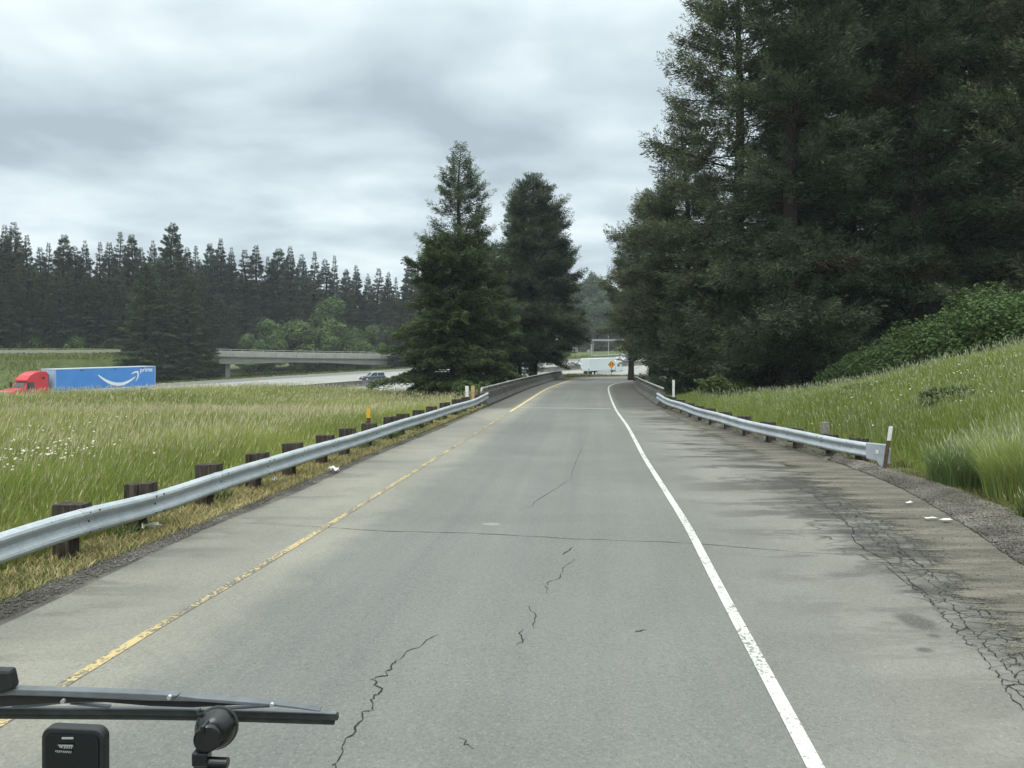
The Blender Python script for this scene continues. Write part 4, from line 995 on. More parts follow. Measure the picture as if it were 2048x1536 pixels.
# --- cars
def car(label, loc, hd, paint, kind='sedan', group=None, lower=None):
    Lh, W2, Hh = {'sedan': (2.3, .9, 1.45), 'suv': (2.5, .98, 1.86), 'hatch': (2.15, .9, 1.55), 'pickup': (2.9, 1.0, 1.9)}[kind]
    nm = {'suv': 'suv', 'pickup': 'pickup_truck'}.get(kind, 'parked_car' if False else 'car')
    root = thing(nm, label, {'suv': 'suv', 'pickup': 'pickup truck'}.get(kind, 'car'), loc, -hd, group)
    b = .98 if kind in ('suv', 'pickup') else .82; c0 = .30 if kind in ('suv', 'pickup') else .22
    prof = [(-Lh, c0 + .1), (-Lh - .02, b - .12), (-Lh + .12, b), (Lh * .35, b + .02), (Lh * .86, b - .12), (Lh - .02, b - .28), (Lh, c0 + .15), (Lh - .12, c0), (-Lh + .1, c0)]
    body = MB().prism(prof, -W2, W2, .07, (b - .3, b)).build('body', lower or paint, root, bevel=.06, seg=2)
    if kind == 'sedan': gh = [(-Lh * .78, b), (-Lh * .42, Hh - .03), (-.1, Hh), (Lh * .14, Hh - .06), (Lh * .50, b)]
    elif kind == 'suv': gh = [(-Lh * .97, b), (-Lh * .90, Hh - .04), (-.6, Hh), (Lh * .10, Hh - .06), (Lh * .42, b)]
    elif kind == 'pickup': gh = [(-Lh * .06, b), (-Lh * .02, Hh - .03), (.4, Hh), (Lh * .28, Hh - .06), (Lh * .52, b)]
    else: gh = [(-Lh * .95, b), (-Lh * .75, Hh - .06), (-.2, Hh), (Lh * .16, Hh - .08), (Lh * .52, b)]
    cabn = MB().prism(gh, -W2 + .06, W2 - .06, .17, (b, Hh)).build('cabin', paint, root, bevel=.05)
    def lerp(p, q, t): return (p[0] + (q[0] - p[0]) * t, p[1] + (q[1] - p[1]) * t)
    xin = lambda z: W2 - .06 - .17 * (z - b) / (Hh - b) + .006
    f0, f1 = gh[-1], gh[-2]; r0, r1 = gh[0], gh[1]
    for (p0, p1, nm_, sg) in ((f0, f1, 'windshield', 1), (r0, r1, 'rear_window', -1)):
        lo, hi = lerp(p0, p1, .12), lerp(p0, p1, .9); off = .012 * sg
        m = MB(); m.add([(-xin(lo[1]) + .12, lo[0] + off, lo[1] + .012), (xin(lo[1]) - .12, lo[0] + off, lo[1] + .012), (xin(hi[1]) - .1, hi[0] + off, hi[1] + .012), (-xin(hi[1]) + .1, hi[0] + off, hi[1] + .012)], [(0, 1, 2, 3)])
        m.build(nm_, M['glass'], cabn)
    zt, zl = Hh - .13, b + .06
    yr = lambda z: lerp(r0, r1, (z - b) / (r1[1] - b))[0] + .12; yf = lambda z: lerp(f0, f1, (z - b) / (f1[1] - b))[0] - .12
    mid = (yr(zl) + yf(zl)) / 2 - .05
    for sgn in (-1, 1):
        for (a, c_) in ((yr, lambda z: mid - .04), (lambda z: mid + .04, yf)):
            m = MB(); m.add([(sgn * xin(zl), a(zl), zl), (sgn * xin(zl), c_(zl), zl), (sgn * xin(zt), c_(zt), zt), (sgn * xin(zt), a(zt), zt)], [(0, 1, 2, 3)]); m.build('side_window', M['glass'], cabn)
        for y_ in (-Lh * .62, Lh * .62): wheel(root, sgn * (W2 - .11), y_, .33 if kind != 'suv' else .38, .24)
        MB().box((sgn * (W2 - .25), Lh - .03, b - .26), (.40, .14, .16)).build('headlight', M['lamp_clear'], body, bevel=.02)
        MB().box((sgn * (W2 - .17), -Lh + .01, b - .16), (.26, .1, .2)).build('tail_light', M['lamp_red'], body)
        MB().box((sgn * (W2 + .08), yf(zl) - .05, zl + .06), (.16, .1, .13)).build('mirror', lower or paint, body)
    MB().box((0, Lh + .005, b - .34), (.9, .06, .22)).build('grille', M['dark_trim'], body)
    MB().box((0, Lh + .02, c0 + .14), (2 * W2 - .1, .1, .2)).build('front_bumper', M['dark_trim'] if kind != 'sedan' else paint, body)
    if kind == 'pickup':
        MB().box((0, -Lh * .53, b + .012), (2 * W2 - .3, Lh * .82, .02)).build('cargo_bed', M['dark_trim'], body)
    return root
def on_fw(px, v, side): 
    s = s_at(px, v); x, y, ps = fw(s, v); return (float(x), float(y), float(zf(s, v)) + .01), float(ps) + (math.pi if side < 0 else 0)
l, h = on_fw(745, 4.6, -1); suv_ = car('dark suv with a bright hood passing in front of the overpass', l, h + .30, M['silver'], 'suv', lower=M['navy'])
l, h = on_fw(1163, 6.6, -1); car('silver car with dark front at the rear corner of the white truck', l, h + .35, M['silver'], 'sedan')
l, h = on_fw(1173, 3.8, -1); car('white car mostly hidden behind the left end of the white trailer', l, h + .35, M['white_paint'], 'hatch')
l, h = on_fw(1258, 7.2, -1); car('white car beyond the median just right of the white cab', l, h + .35, M['white_paint'], 'hatch', lower=M['silver'])
l, h = on_fw(1246, 11.6, -1); car('white car farther back behind the other one above the white cab', l, h + .35, M['white_paint'], 'sedan')
l, h = on_fw(1038, 5.0, -1); car('pale blue car glimpsed between the tree trunks beyond the barrier', l, h + .25, M['lightblue'], 'sedan')
s = s_at(288, 41.0); x, y, ps = fw(s, 41.0); car('white pickup behind the tree at the left end of the overpass', (float(x), float(y), float(zdeck(s, 41.0)) + .04), float(ps) + math.pi, M['white_paint'], 'pickup')

# ------------------------------------------------------------------ inside the cab: wiper outside the glass, device and suction mount on the glass
wr = thing('windshield_wiper', 'black windshield wiper lying across the lower left of the view', 'wiper', tuple(at(300, 1430, .93)))
wo = tuple(at(300, 1430, .93))
def P3(px, py, Y=.93): return tuple(at(px, py, Y))
def ribbon3(mb, up, lo, Y, th):
    """solid bar between two pixel polylines of equal length, front face at Y, thickness th"""
    n = len(up); vs = []
    for (a, b) in zip(up, lo):
        vs += [P3(*a, Y), P3(*b, Y)]
        q = [np.array(P3(*a, Y)), np.array(P3(*b, Y))]; vs += [tuple(q[0] + (0, th, 0)), tuple(q[1] + (0, th, 0))]
    fs = []
    for i in range(n - 1):
        a = 4 * i; b = a + 4; fs += [(a, a + 1, b + 1, b), (a + 2, b + 2, b + 3, a + 3), (a, b, b + 2, a + 2), (a + 1, a + 3, b + 3, b + 1)]
    fs += [(0, 2, 3, 1), (4 * n - 4, 4 * n - 3, 4 * n - 1, 4 * n - 2)]
    mb.add(vs, fs)
m = MB(); ribbon3(m, [(-420, 1372), (-60, 1378), (30, 1379), (110, 1381), (200, 1384), (300, 1388), (355, 1391)], [(-420, 1398), (-60, 1396), (20, 1391), (110, 1393), (195, 1397), (300, 1402), (340, 1402)], .905, .012)
arm = m.build('arm', M['wiper_metal'], wr, wo, bevel=.001)
m = MB(); ribbon3(m, [(-420, 1398), (0, 1390), (110, 1393), (195, 1397), (300, 1401.5), (385, 1403), (470, 1405), (520, 1407)], [(-420, 1416), (0, 1414), (110, 1405), (195, 1403), (300, 1412), (385, 1415), (470, 1410), (520, 1409)], .913, .012)
m.build('arm_underside', M['black_matte'], arm, wo)
m = MB(); ribbon3(m, [(357, 1391.5), (392, 1396), (470, 1402), (545, 1408), (590, 1413), (640, 1421)], [(343, 1402), (385, 1402.5), (470, 1409), (545, 1413), (590, 1418), (640, 1424)], .906, .011)
m.build('arm_extension', M['wiper_metal'], arm, wo, bevel=.001)
m = MB(); ribbon3(m, [(-430, 1411), (20, 1415), (300, 1417), (400, 1419), (560, 1423), (672, 1427)], [(-430, 1417.5), (20, 1419), (300, 1421), (400, 1422.5), (560, 1426.5), (672, 1430)], .925, .006)
bl = m.build('blade_spine', M['wiper_metal'], wr, wo, bevel=.0008)
m = MB(); ribbon3(m, [(-430, 1417.5), (20, 1419), (300, 1421), (400, 1422.5), (560, 1426.5), (674, 1430)], [(-430, 1428), (20, 1428.5), (300, 1431), (400, 1433), (560, 1437), (675, 1441)], .926, .008)
m.build('blade_holder', M['rubber'], bl, wo)
m = MB(); ribbon3(m, [(-430, 1428.2), (20, 1428.7), (300, 1431.2), (400, 1433.2), (560, 1437.2), (670, 1440.5)], [(-430, 1438), (20, 1438), (300, 1440), (400, 1441.5), (560, 1446.5), (668, 1450)], .931, .004)
m.build('blade_rubber', M['rubber'], bl, wo)
for a, b in (([(22, 1414.5), (75, 1409), (118, 1404), (126, 1404)], [(22, 1418), (80, 1413), (118, 1408), (126, 1408)]), ([(118, 1403.5), (150, 1402.5), (225, 1402)], [(118, 1407.5), (150, 1406.5), (225, 1404)]), ([(140, 1407), (185, 1410.5), (218, 1413.5)], [(140, 1409.5), (185, 1414), (217, 1417)]),
             ([(440, 1418), (500, 1414), (545, 1411)], [(440, 1421), (500, 1417), (545, 1414.5)])):
    m = MB(); ribbon3(m, a, b, .918, .006); m.build('blade_bridge', M['wiper_metal'], bl, wo)
for px, py in ((126, 1402.5), (339, 1394.5), (544, 1410)):
    c = np.array(P3(px, py, .902)); m = MB(); m.cyl(c, (0, 1, .1), .0026, .004, 12); m.build('rivet', M['steel'], arm, wo)
m = MB(); ribbon3(m, [(-40, 1339), (0, 1341), (19, 1341)], [(-40, 1380), (0, 1390), (27, 1379)], .90, .014); m.build('arm_joint', M['black_matte'], wr, wo, bevel=.004)

Yd = .76; dc = np.array(P3(145, 1570, Yd)); sc_ = Yd / F
dv = thing('dashboard_device', 'black handheld device with rounded corners and a grey winged mark', 'device', tuple(dc), 0.0)
def rrect(w_, h_, r, y, n=7, skew=0.0):
    o = []
    for cx_, cz_, a0 in ((w_ / 2 - r, h_ / 2 - r, 0), (-w_ / 2 + r, h_ / 2 - r, 90), (-w_ / 2 + r, -h_ / 2 + r, 180), (w_ / 2 - r, -h_ / 2 + r, 270)):
        for k in range(n):
            a = math.radians(a0 + 90 * k / (n - 1)); o.append((cx_ + r * math.cos(a), y, cz_ + r * math.sin(a) - skew * (cx_ + r * math.cos(a))))
    return o
def slabm(w_, h_, r, y0, y1, skew): 
    a, b = rrect(w_, h_, r, y0, skew=skew), rrect(w_, h_, r, y1, skew=skew); n = len(a)
    return MB().add(a + b, [tuple(range(n)), tuple(range(2 * n - 1, n - 1, -1))] + [(k, n + k, n + (k + 1) % n, (k + 1) % n) for k in range(n)])
slabm(125 * sc_, 225 * sc_, 21 * sc_, 0, .012, .045).build('case', M['black_matte'], dv, bevel=.0015)
slabm(106 * sc_, 205 * sc_, 13 * sc_, -.0012, .0012, .045).build('screen', M['screen'], dv)
up_ = lambda py: (1570 - py) * sc_
xo = lambda px: (px - 145) * sc_
MB().box((xo(138), -.0024, up_(1474)), (23 * sc_, .0008, 3.6 * sc_)).build('speaker_slot', M['mark_grey'], dv)
m = MB()
m.add([(xo(a), -.0026, up_(b)) for a, b in ((118, 1486.5), (149.5, 1487), (149, 1491), (128, 1490), (122, 1489))], [(0, 1, 2, 3, 4)])
m.add([(xo(a), -.0026, up_(b)) for a, b in ((119, 1488), (129, 1489.3), (127, 1492), (133, 1493.3), (124, 1493))], [(0, 1, 2, 3, 4)])
for k in range(4):
    a = 131 + 4.6 * k; m.add([(xo(q), -.0026, up_(b)) for q, b in ((a + 1.5, 1489.6), (a + 4, 1489.8), (a + 2, 1494.5), (a - .8, 1494.2))], [(0, 1, 2, 3)])
m.build('winged_emblem', M['mark_grey'], dv)
m = MB(); random.seed(3)
for k in range(9):
    a = 113 + 3.7 * k; h_ = random.choice((3.4, 4.2, 4.6)); b = 1497.5 + .22 * k
    m.add([(xo(q), -.0026, up_(z_)) for q, z_ in ((a + 1.7, b), (a + 3.6, b), (a + 1.9, b + h_), (a, b + h_))], [(0, 1, 2, 3)])
m.build('printed_marks', M['mark_grey'], dv)
MB().box((xo(113), .0055, up_(1458.8)), (11 * sc_, .007, 5 * sc_)).build('connector_slot', M['screen'], dv)

Ym = .86; mo = np.array(P3(433, 1456, Ym)); k_ = Ym / F
mt = thing('suction_mount', 'black suction cup mount with knob and clamp arm in front of the wiper', 'mount', tuple(mo))
ax = Vector((.20, -.86, .16)).normalized()
m = MB(); m.tube([-ax * .004, -ax * .0015, ax * .0001], [40 * k_, 42 * k_, 39 * k_], 36); m.build('glass_pad', M['rubber'], mt, bevel=.0004)
m = MB(); rr = [38.5, 38, 36, 32, 26, 19, 14]; pp = [Vector((0, -.001, 0)) + ax * (t * 1e-3) for t in (0, 2.5, 6, 10, 13.5, 15.5, 16.2)]
m.tube(pp, [r * k_ for r in rr], 36); m.build('suction_cup', M['black_plastic'], mt, smooth=True)
m = MB(); c0_ = Vector((-6 * k_, -.012, -2 * k_)); pp = [c0_ + Vector((.20, -.86, .10)).normalized() * (t * 1e-3) for t in (2, 6, 7, 13, 14.5)]
m.tube(pp, [24 * k_, 24 * k_, 26 * k_, 26 * k_, 22 * k_], 28); m.build('knob', M['black_plastic'], mt, smooth=False, bevel=.0012)
MB().box((-9 * k_, -.02, 20 * k_), (9 * k_, .016, 16 * k_)).build('lever', M['black_plastic'], mt, bevel=.0018)
m = MB(); m.tube([(-30 * k_, 0, 37 * k_), (-37 * k_, -.002, 36 * k_), (-36 * k_, -.002, 29 * k_), (-28 * k_, 0, 28 * k_)], .0022, 8); m.build('release_tab', M['rubber'], mt, smooth=True)
m = MB(); m.box((-15 * k_, -.02, -38 * k_), (30 * k_, .016, 26 * k_)); m.build('stem', M['black_plastic'], mt, bevel=.002)
m = MB(); m.cyl((13 * k_, -.02, -50 * k_), (1, 0, -.05), 10.5 * k_, 48 * k_, 18); m.build('clamp_bolt', M['black_plastic'], mt, bevel=.001)
m = MB(); m.box((-13 * k_, -.02, -72 * k_), (27 * k_, .016, 50 * k_)); m.build('clamp_arm', M['black_matte'], mt, bevel=.002)
m = MB(); m.box((-28 * k_, -.03, -95 * k_), (84 * k_, .03, 32 * k_), 0); m.build('holder', M['black_matte'], mt, bevel=.003)
m = MB(); pts = [(83 * k_ + 20 * k_ * math.cos(a), -.02, -98 * k_ + 20 * k_ * math.sin(a)) for a in np.linspace(-1.2, math.pi + 1.2, 24)]; m.tube(pts, .0022, 8); m.build('cable_loop', M['rubber'], mt, smooth=True)

# ------------------------------------------------------------------ trees
def conifer(name, Ht, R, base=0.06, nb=150, dens=1.0, seed=1, power=0.75, droop=0.35, spray=0.26, wid=0.055, cols=((.020, .034, .020), (.045, .060, .034)), brown=0.0, top_thin=0.0, asym=None, trunk_r=None, lift=0.12, gap=0.0, clump=0.34, rag=1.0, vs_=0.085, bough=0.0, bsize=1.0):
    """returns (crown mesh, trunk mesh); origin at the foot"""
    g = np.random.default_rng(seed)
    tr = trunk_r or 0.016 * Ht + 0.05
    t = np.sort(g.random(nb)) ** 0.92; zb = Ht * (base + (0.985 - base) * t)
    rel = (zb / Ht - base) / (1 - base)
    prof = (1 - rel) ** power * np.minimum(1, 0.55 + rel * 2.8) + 0.018
    az = (np.arange(nb) * 2.39996 + g.random(nb) * 0.9) % (2 * math.pi)
    Lb = R * prof * (0.62 + 0.60 * g.random(nb) ** 1.2)
    # bunches: whorls of long and short branches make the outline uneven
    Lb *= np.where((g.random(nb) < .10) & (rel > .12), 1 + .32 * rag, 1.0)
    Lb *= (1 - .20 * rag) + .42 * rag * vnoise(zb * 0.9 + seed * 7, az * 1.1, 1.0)
    if gap: 
        keep = vnoise(zb * .55 + seed, az * .8, 1.0) > gap; Lb = np.where(keep, Lb, Lb * .35)
    if asym is not None: Lb *= asym(az, zb / Ht)
    up0 = lift + 0.55 * rel ** 2 + 0.16 * (g.random(nb) - .5)
    dr = droop * (1.15 - 0.8 * rel) * (0.7 + 0.6 * g.random(nb))
    Ns = np.maximum(10, (dens * 62 * (Lb ** 1.35) + 14)).astype(int)
    bi = np.repeat(np.arange(nb), Ns); n = len(bi)
    Lx = Lb[bi]; u = 0.14 + 0.86 * g.random(n) ** 0.62
    if clump:
        kp = vnoise(u * Lx * 1.15 + bi * 3.7, bi * 1.9 + 0.5, 1.0) + .25 * g.random(n) > clump
        bi, u, Lx = bi[kp], u[kp], Lx[kp]; n = len(bi)
    dirx, diry = np.cos(az)[bi], np.sin(az)[bi]
    def pos(u_, b):
        L_ = Lb[b]; r = L_ * u_ * (1 - 0.10 * u_); h = L_ * (up0[b] * u_ - dr[b] * u_ ** 2 + 0.16 * u_ ** 3.5)
        return r, h
    r, h = pos(u, bi)
    side = np.where(g.random(n) < .5, 1.0, -1.0)
    lb = (0.42 * Lx * (1 - 0.72 * u) + 0.10 + 0.10 * g.random(n)) * (0.5 + 0.6 * g.random(n)); wpos = g.random(n) ** 0.8
    fwd = 0.62; lat = 0.78
    off_f = lb * wpos * fwd; off_l = side * lb * wpos * lat
    sag = -(0.18 + 0.35 * g.random(n)) * lb * wpos ** 1.3 - 0.06 * g.random(n)
    px = dirx * (r + off_f) - diry * off_l; py = diry * (r + off_f) + dirx * off_l; pz = zb[bi] + h + sag + vs_ * g.standard_normal(n)
    # spray direction
    a2 = np.arctan2(diry, dirx) + side * (0.85 - 0.5 * wpos) + 0.55 * g.standard_normal(n)
    el = 0.22 - 0.75 * g.random(n) + 0.45 * up0[bi]
    sl = spray * (0.6 + 0.8 * g.random(n)) * (0.40 + 0.60 * np.minimum(1, Lx / 1.6)); sw = (0.45 + 0.55 * np.minimum(1, Lx / 1.6)) * wid * (0.7 + 0.7 * g.random(n))
    d = np.stack([np.cos(a2) * np.cos(el), np.sin(a2) * np.cos(el), np.sin(el)], -1)
    rnd = g.standard_normal((n, 3)) * .6 + np.array([0, 0, 1.0]); wv = np.cross(d, rnd); wv /= np.linalg.norm(wv, axis=1, keepdims=True) + 1e-9
    p = np.stack([px, py, pz], -1); tone = np.ones(n); pw = u
    if bough:            # the branch ends carry upturned tufts, each like a small tree of its own
        ng = np.maximum(1, (bough * (0.8 + Lb * 1.05) * (.7 + .6 * g.random(nb)))).astype(int); gi = np.repeat(np.arange(nb), ng); k = len(gi); LG_ = Lb[gi]
        ug = .34 + .68 * g.random(k) ** .75; rg, hg = pos(ug, gi); sg_ = np.where(g.random(k) < .5, 1.0, -1.0); lat_ = sg_ * LG_ * .42 * (1.08 - ug) * g.random(k) * 1.25
        ca, sa = np.cos(az)[gi], np.sin(az)[gi]; c0g = np.stack([ca * rg - sa * lat_, sa * rg + ca * lat_, zb[gi] + hg - .22 * abs(lat_) - .06], -1)
        aa = az[gi] + sg_ * .55 * g.random(k) + .4 * g.standard_normal(k); ee = .05 + .55 * g.random(k) + .30 * rel[gi]
        ax_ = np.stack([np.cos(aa) * np.cos(ee), np.sin(aa) * np.cos(ee), np.sin(ee)], -1)
        lg = bsize * (.55 + .75 * g.random(k)) * np.minimum(1, .30 + LG_ / 3.0)
        ns = np.maximum(6, dens * 46 * (lg / bsize) ** 1.3).astype(int); q = np.repeat(np.arange(k), ns); m2 = len(q)
        e1 = np.stack([-np.sin(aa), np.cos(aa), 0 * aa], -1); e2 = np.cross(ax_, e1)
        tt = g.random(m2) ** .85; ph = g.random(m2) * 2 * math.pi; ra = (1.02 - .85 * tt) * .46 * lg[q] * g.random(m2) ** .55
        rd = e1[q] * np.cos(ph)[:, None] + e2[q] * (np.sin(ph) * .8)[:, None]
        p2 = c0g[q] + ax_[q] * (lg[q] * tt)[:, None] + rd * ra[:, None]; p2[:, 2] -= .25 * ra
        d2 = ax_[q] * .80 + rd * .62 + .16 * g.standard_normal((m2, 3)); d2 /= np.linalg.norm(d2, axis=1, keepdims=True)
        rn2 = g.standard_normal((m2, 3)) * .6 + np.array([0, 0, 1.0]); w2 = np.cross(d2, rn2); w2 /= np.linalg.norm(w2, axis=1, keepdims=True) + 1e-9
        p = np.concatenate([p, p2]); d = np.concatenate([d, d2]); wv = np.concatenate([wv, w2]); pz = p[:, 2]
        sl = np.concatenate([sl, 1.35 * spray * (.55 + .7 * g.random(m2)) * (1 - .35 * tt)]); sw = np.concatenate([sw, .66 * wid * (.6 + .7 * g.random(m2))])
        tn = .75 + 1.0 * g.random(k); tone = np.concatenate([tone * .8, tn[q]]); bi = np.concatenate([bi, gi[q]]); u = np.concatenate([u, ug[q]]); pw = np.concatenate([pw, .62 + .38 * tt]); Lx = Lb[bi]; n = len(bi)
    nn = np.cross(wv, d)
    A = p; B = p + d * (sl * .45)[:, None] + wv * sw[:, None] + nn * (sl * .06)[:, None]
    C = p + d * sl[:, None] - nn * (sl * .10)[:, None]; D = p + d * (sl * .45)[:, None] - wv * sw[:, None] + nn * (sl * .06)[:, None]
    V = np.stack([A, B, C, D], 1).reshape(-1, 3)
    ncol = 0.55 * vnoise(pz * 1.1 + seed, az[bi] * 2.0 + u * 1.5, 1.0) + 0.45 * g.random(n)
    c0, c1 = np.array(cols[0]), np.array(cols[1])
    col = c0 + (c1 - c0) * ncol[:, None]
    pad = vnoise(u * Lx * .8 + bi * 2.3, bi * 1.7, 1.0) if not bough else .5; col = col * (tone * (0.55 + 0.75 * pad + 0.35 * (g.random(n) - .3)))[:, None].clip(.25, 2)
    tipc = np.clip((pw - .72) / .28, 0, 1) * g.random(n) * .55      # younger tips are lighter green
    col = col * (1 + tipc[:, None] * np.array([.6, .75, .35]))
    if brown:
        bm = (vnoise(pz * .5 + 3 * seed, az[bi] * 1.6, 1.0) > 1 - brown) * (0.35 + .65 * g.random(n))
        col = col * (1 - bm[:, None]) + np.array([.060, .036, .020]) * bm[:, None]
    crown = np_mesh(name + '_crown', V, [np.arange(4 * n).reshape(n, 4)], M['needle'], np.repeat(col, 4, axis=0))
    # trunk and limbs
    m = MB(); zs = np.linspace(-.6, Ht * .985, 12); wob = 0.012 * Ht
    m.tube([(wob * math.sin(z_ * .35 + seed) * z_ / Ht, wob * math.cos(z_ * .28 + seed) * z_ / Ht, z_) for z_ in zs], [max(.015, tr * (1 - z_ / Ht) ** .8 + (.35 * tr * math.exp(-max(z_, 0) * 1.6))) for z_ in zs], 9)
    for b in range(nb):
        L_ = Lb[b]
        if L_ < .5: continue
        pts = []; 
        for u_ in (0, .35, .7, .97):
            r_, h_ = pos(u_, b); pts.append((math.cos(az[b]) * r_, math.sin(az[b]) * r_, zb[b] + h_))
        r0_ = .012 + .010 * L_; m.tube(pts, [r0_, r0_ * .75, r0_ * .5, .006], 3, cap=False)
    # a few bare dead twigs low on the trunk
    for k in range(10):
        a = g.random() * 6.28; z0 = Ht * base * (.4 + .9 * g.random()); l_ = R * (.15 + .35 * g.random())
        m.tube([(0, 0, z0), (math.cos(a) * l_ * .6, math.sin(a) * l_ * .6, z0 - .02), (math.cos(a + .2) * l_, math.sin(a + .2) * l_, z0 - .25 * l_)], [.03, .018, .006], 3, cap=False)
    me = bpy.data.meshes.new(name + '_trunk'); me.from_pydata(m.v, [], m.f); me.update(); me.materials.append(M['bark'])
    return crown, me

def leafcloud(blobs, n, size, cols, seed, squash=1.0, flat=0.5):
    g = np.random.default_rng(seed); V = []; C = []
    vol = np.array([b[3] ** 2 for b in blobs]); cnt = (n * vol / vol.sum()).astype(int)
    P = []; Nn = []; T = []
    for (x, y, z, r), k in zip(blobs, cnt):
        d = g.standard_normal((k, 3)); d /= np.linalg.norm(d, axis=1, keepdims=True)
        rad = r * (1 - 0.42 * g.random(k) ** 2.2) * (0.82 + 0.36 * vnoise(d[:, 0] * 2.2 + x, d[:, 1] * 2.2 + d[:, 2] * 1.7 + z, 1.3))
        q = d * rad[:, None] * np.array([1, 1, squash]) + np.array([x, y, z]); P.append(q); Nn.append(d); T.append(np.full(k, g.random()))
    P = np.concatenate(P); Nn = np.concatenate(Nn); T = np.concatenate(T); k = len(P)
    nrm = Nn * .5 + np.array([0, 0, flat]) + g.standard_normal((k, 3)) * .45; nrm /= np.linalg.norm(nrm, axis=1, keepdims=True)
    a = np.cross(nrm, g.standard_normal((k, 3))); a /= np.linalg.norm(a, axis=1, keepdims=True); b = np.cross(nrm, a)
    s = (size * (.55 + .9 * g.random(k)))[:, None]
    V = np.stack([P - a * s * .9, P + b * s * .48 + nrm * s * .1, P + a * s * .9 - nrm * s * .15, P - b * s * .48 + nrm * s * .1], 1).reshape(-1, 3)
    f = np.clip(.35 * T + .65 * g.random(k), 0, 1)[:, None]
    col = np.array(cols[0]) * (1 - f) + np.array(cols[1]) * f
    return V, np.arange(4 * k).reshape(k, 4), np.repeat(col, 4, axis=0)
def broadleaf(name, Ht, R, n, size, cols, seed, base=.22, nbl=26, squash=.8, trunk=True):
    g = np.random.default_rng(seed); bl = []
    for k in range(nbl):
        t = g.random() ** .8; z_ = Ht * (base + (1 - base) * t * .9); w_ = R * math.sin(math.pi * min(1, .22 + .75 * t)) ** .7 * (.35 + .6 * g.random()); a = g.random() * 6.28
        bl.append((math.cos(a) * w_, math.sin(a) * w_, z_, R * (.26 + .22 * g.random())))
    for k in range(nbl):
        b = bl[k]; f = 1.12 + .22 * g.random(); bl.append((b[0] * f + .3 * R * (g.random() - .5), b[1] * f + .3 * R * (g.random() - .5), min(Ht * 1.05, b[2] * (.95 + .22 * g.random())), R * (.10 + .10 * g.random())))
    V, Fq, C = leafcloud(bl, n, size, cols, seed, squash)
    crown = np_mesh(name + '_crown', V, [Fq], M['leaf'], C)
    m = MB(); r0_ = .014 * Ht + .04
    m.tube([(0, 0, -.5), (.03 * R, 0, Ht * .25), (0, .05 * R, Ht * .55), (.02 * R, 0, Ht * .82)], [r0_ * 1.3, r0_, r0_ * .6, .02], 8)
    for b in bl: 
        z0 = max(Ht * .12, b[2] - .55 * math.hypot(b[0], b[1]) - .1 * Ht); m.tube([(0, 0, z0), (b[0] * .5, b[1] * .5, (z0 + b[2]) / 2 + .03 * Ht), b[:3]], [r0_ * .45, r0_ * .28, .012], 5, cap=False)
    me = bpy.data.meshes.new(name + '_trunk'); me.from_pydata(m.v, [], m.f); me.update(); me.materials.append(M['bark'])
    return crown, me
def plant(proto, name, label, cat, x, y, z, scale=(1, 1, 1), rz=0.0, group=None):
    root = thing(name, label, cat, (x, y, z), rz, group); root.scale = scale
    link('crown', proto[0], root); link('trunk', proto[1], root); return root

GREEN_A = ((.032, .052, .027), (.098, .130, .058)); GREEN_B = ((.030, .046, .028), (.092, .120, .064)); GREEN_C = ((.036, .062, .024), (.110, .155, .052)); OLIVE = ((.041, .053, .031), (.134, .147, .077))
# --- the trees by the ramp, middle of the picture
def spot(px, Y): x = (px - CX) / F * Y; return x, Y, gz(x, Y)
def tall(px_top, py_top, Y, z0): return H - (py_top - HZ) / F * Y - z0
x, y, z = spot(921, 70); Ht = tall(921, 284, 70, z)
pr = conifer('tall_spire', Ht, 5.4, .10, 230, .9, 11, .84, .32, .26, .036, GREEN_A, gap=.24, lift=.18, bough=2.8, bsize=1.0)
plant(pr, 'conifer_tree', 'tallest pointed conifer with a ragged thin spire in the middle of the photo', 'tree', x, y, z)
x, y, z = spot(905, 57); Ht = tall(905, 468, 57, z)
pr = conifer('bushy_cedar', Ht, 4.5, .02, 340, 2.0, 12, .50, .42, .23, .038, GREEN_C, lift=.10)
plant(pr, 'conifer_tree', 'broad bushy green conifer reaching the ground in front of the tall spire', 'tree', x, y, z)
x, y, z = spot(978, 66); Ht = tall(978, 500, 66, z)
pr = conifer('side_cedar', Ht, 3.2, .05, 170, 1.9, 13, .55, .40, .23, .038, GREEN_C)
plant(pr, 'conifer_tree', 'shorter green conifer tucked between the bushy conifer and the dark one', 'tree', x, y, z)
x, y, z = spot(1066, 86); Ht = tall(1068, 346, 86, z)
pr = conifer('dark_fir', Ht, 7.5, .12, 430, 1.0, 14, .80, .42, .27, .042, GREEN_B, gap=.06, rag=.7, asym=lambda a, r: np.where(r < .27, .60 + .4 * r / .27, 1.0), trunk_r=.52, bough=2.6, bsize=1.2)
plant(pr, 'conifer_tree', 'dark full conifer with a thick bare trunk behind the left barrier', 'tree', x, y, z, rz=1.0)
x, y, z = spot(1028, 93); Ht = tall(1030, 372, 93, z)
pr = conifer('thin_fir', Ht, 3.8, .14, 270, 1.5, 15, .80, .30, .27, .04, GREEN_A, gap=.2, trunk_r=.40)
plant(pr, 'conifer_tree', 'slim lighter conifer whose top shows left of the dark full conifer', 'tree', x, y, z)
x, y, z = spot(1040, 84); pr2 = conifer('low_fir', 10.5, 2.6, .16, 90, .9, 16, .6, .3, .26, .06, GREEN_B, trunk_r=.26)
plant(pr2, 'conifer_tree', 'low thin trunked conifer under the slim one, left of the thick trunk', 'tree', x, y, z)

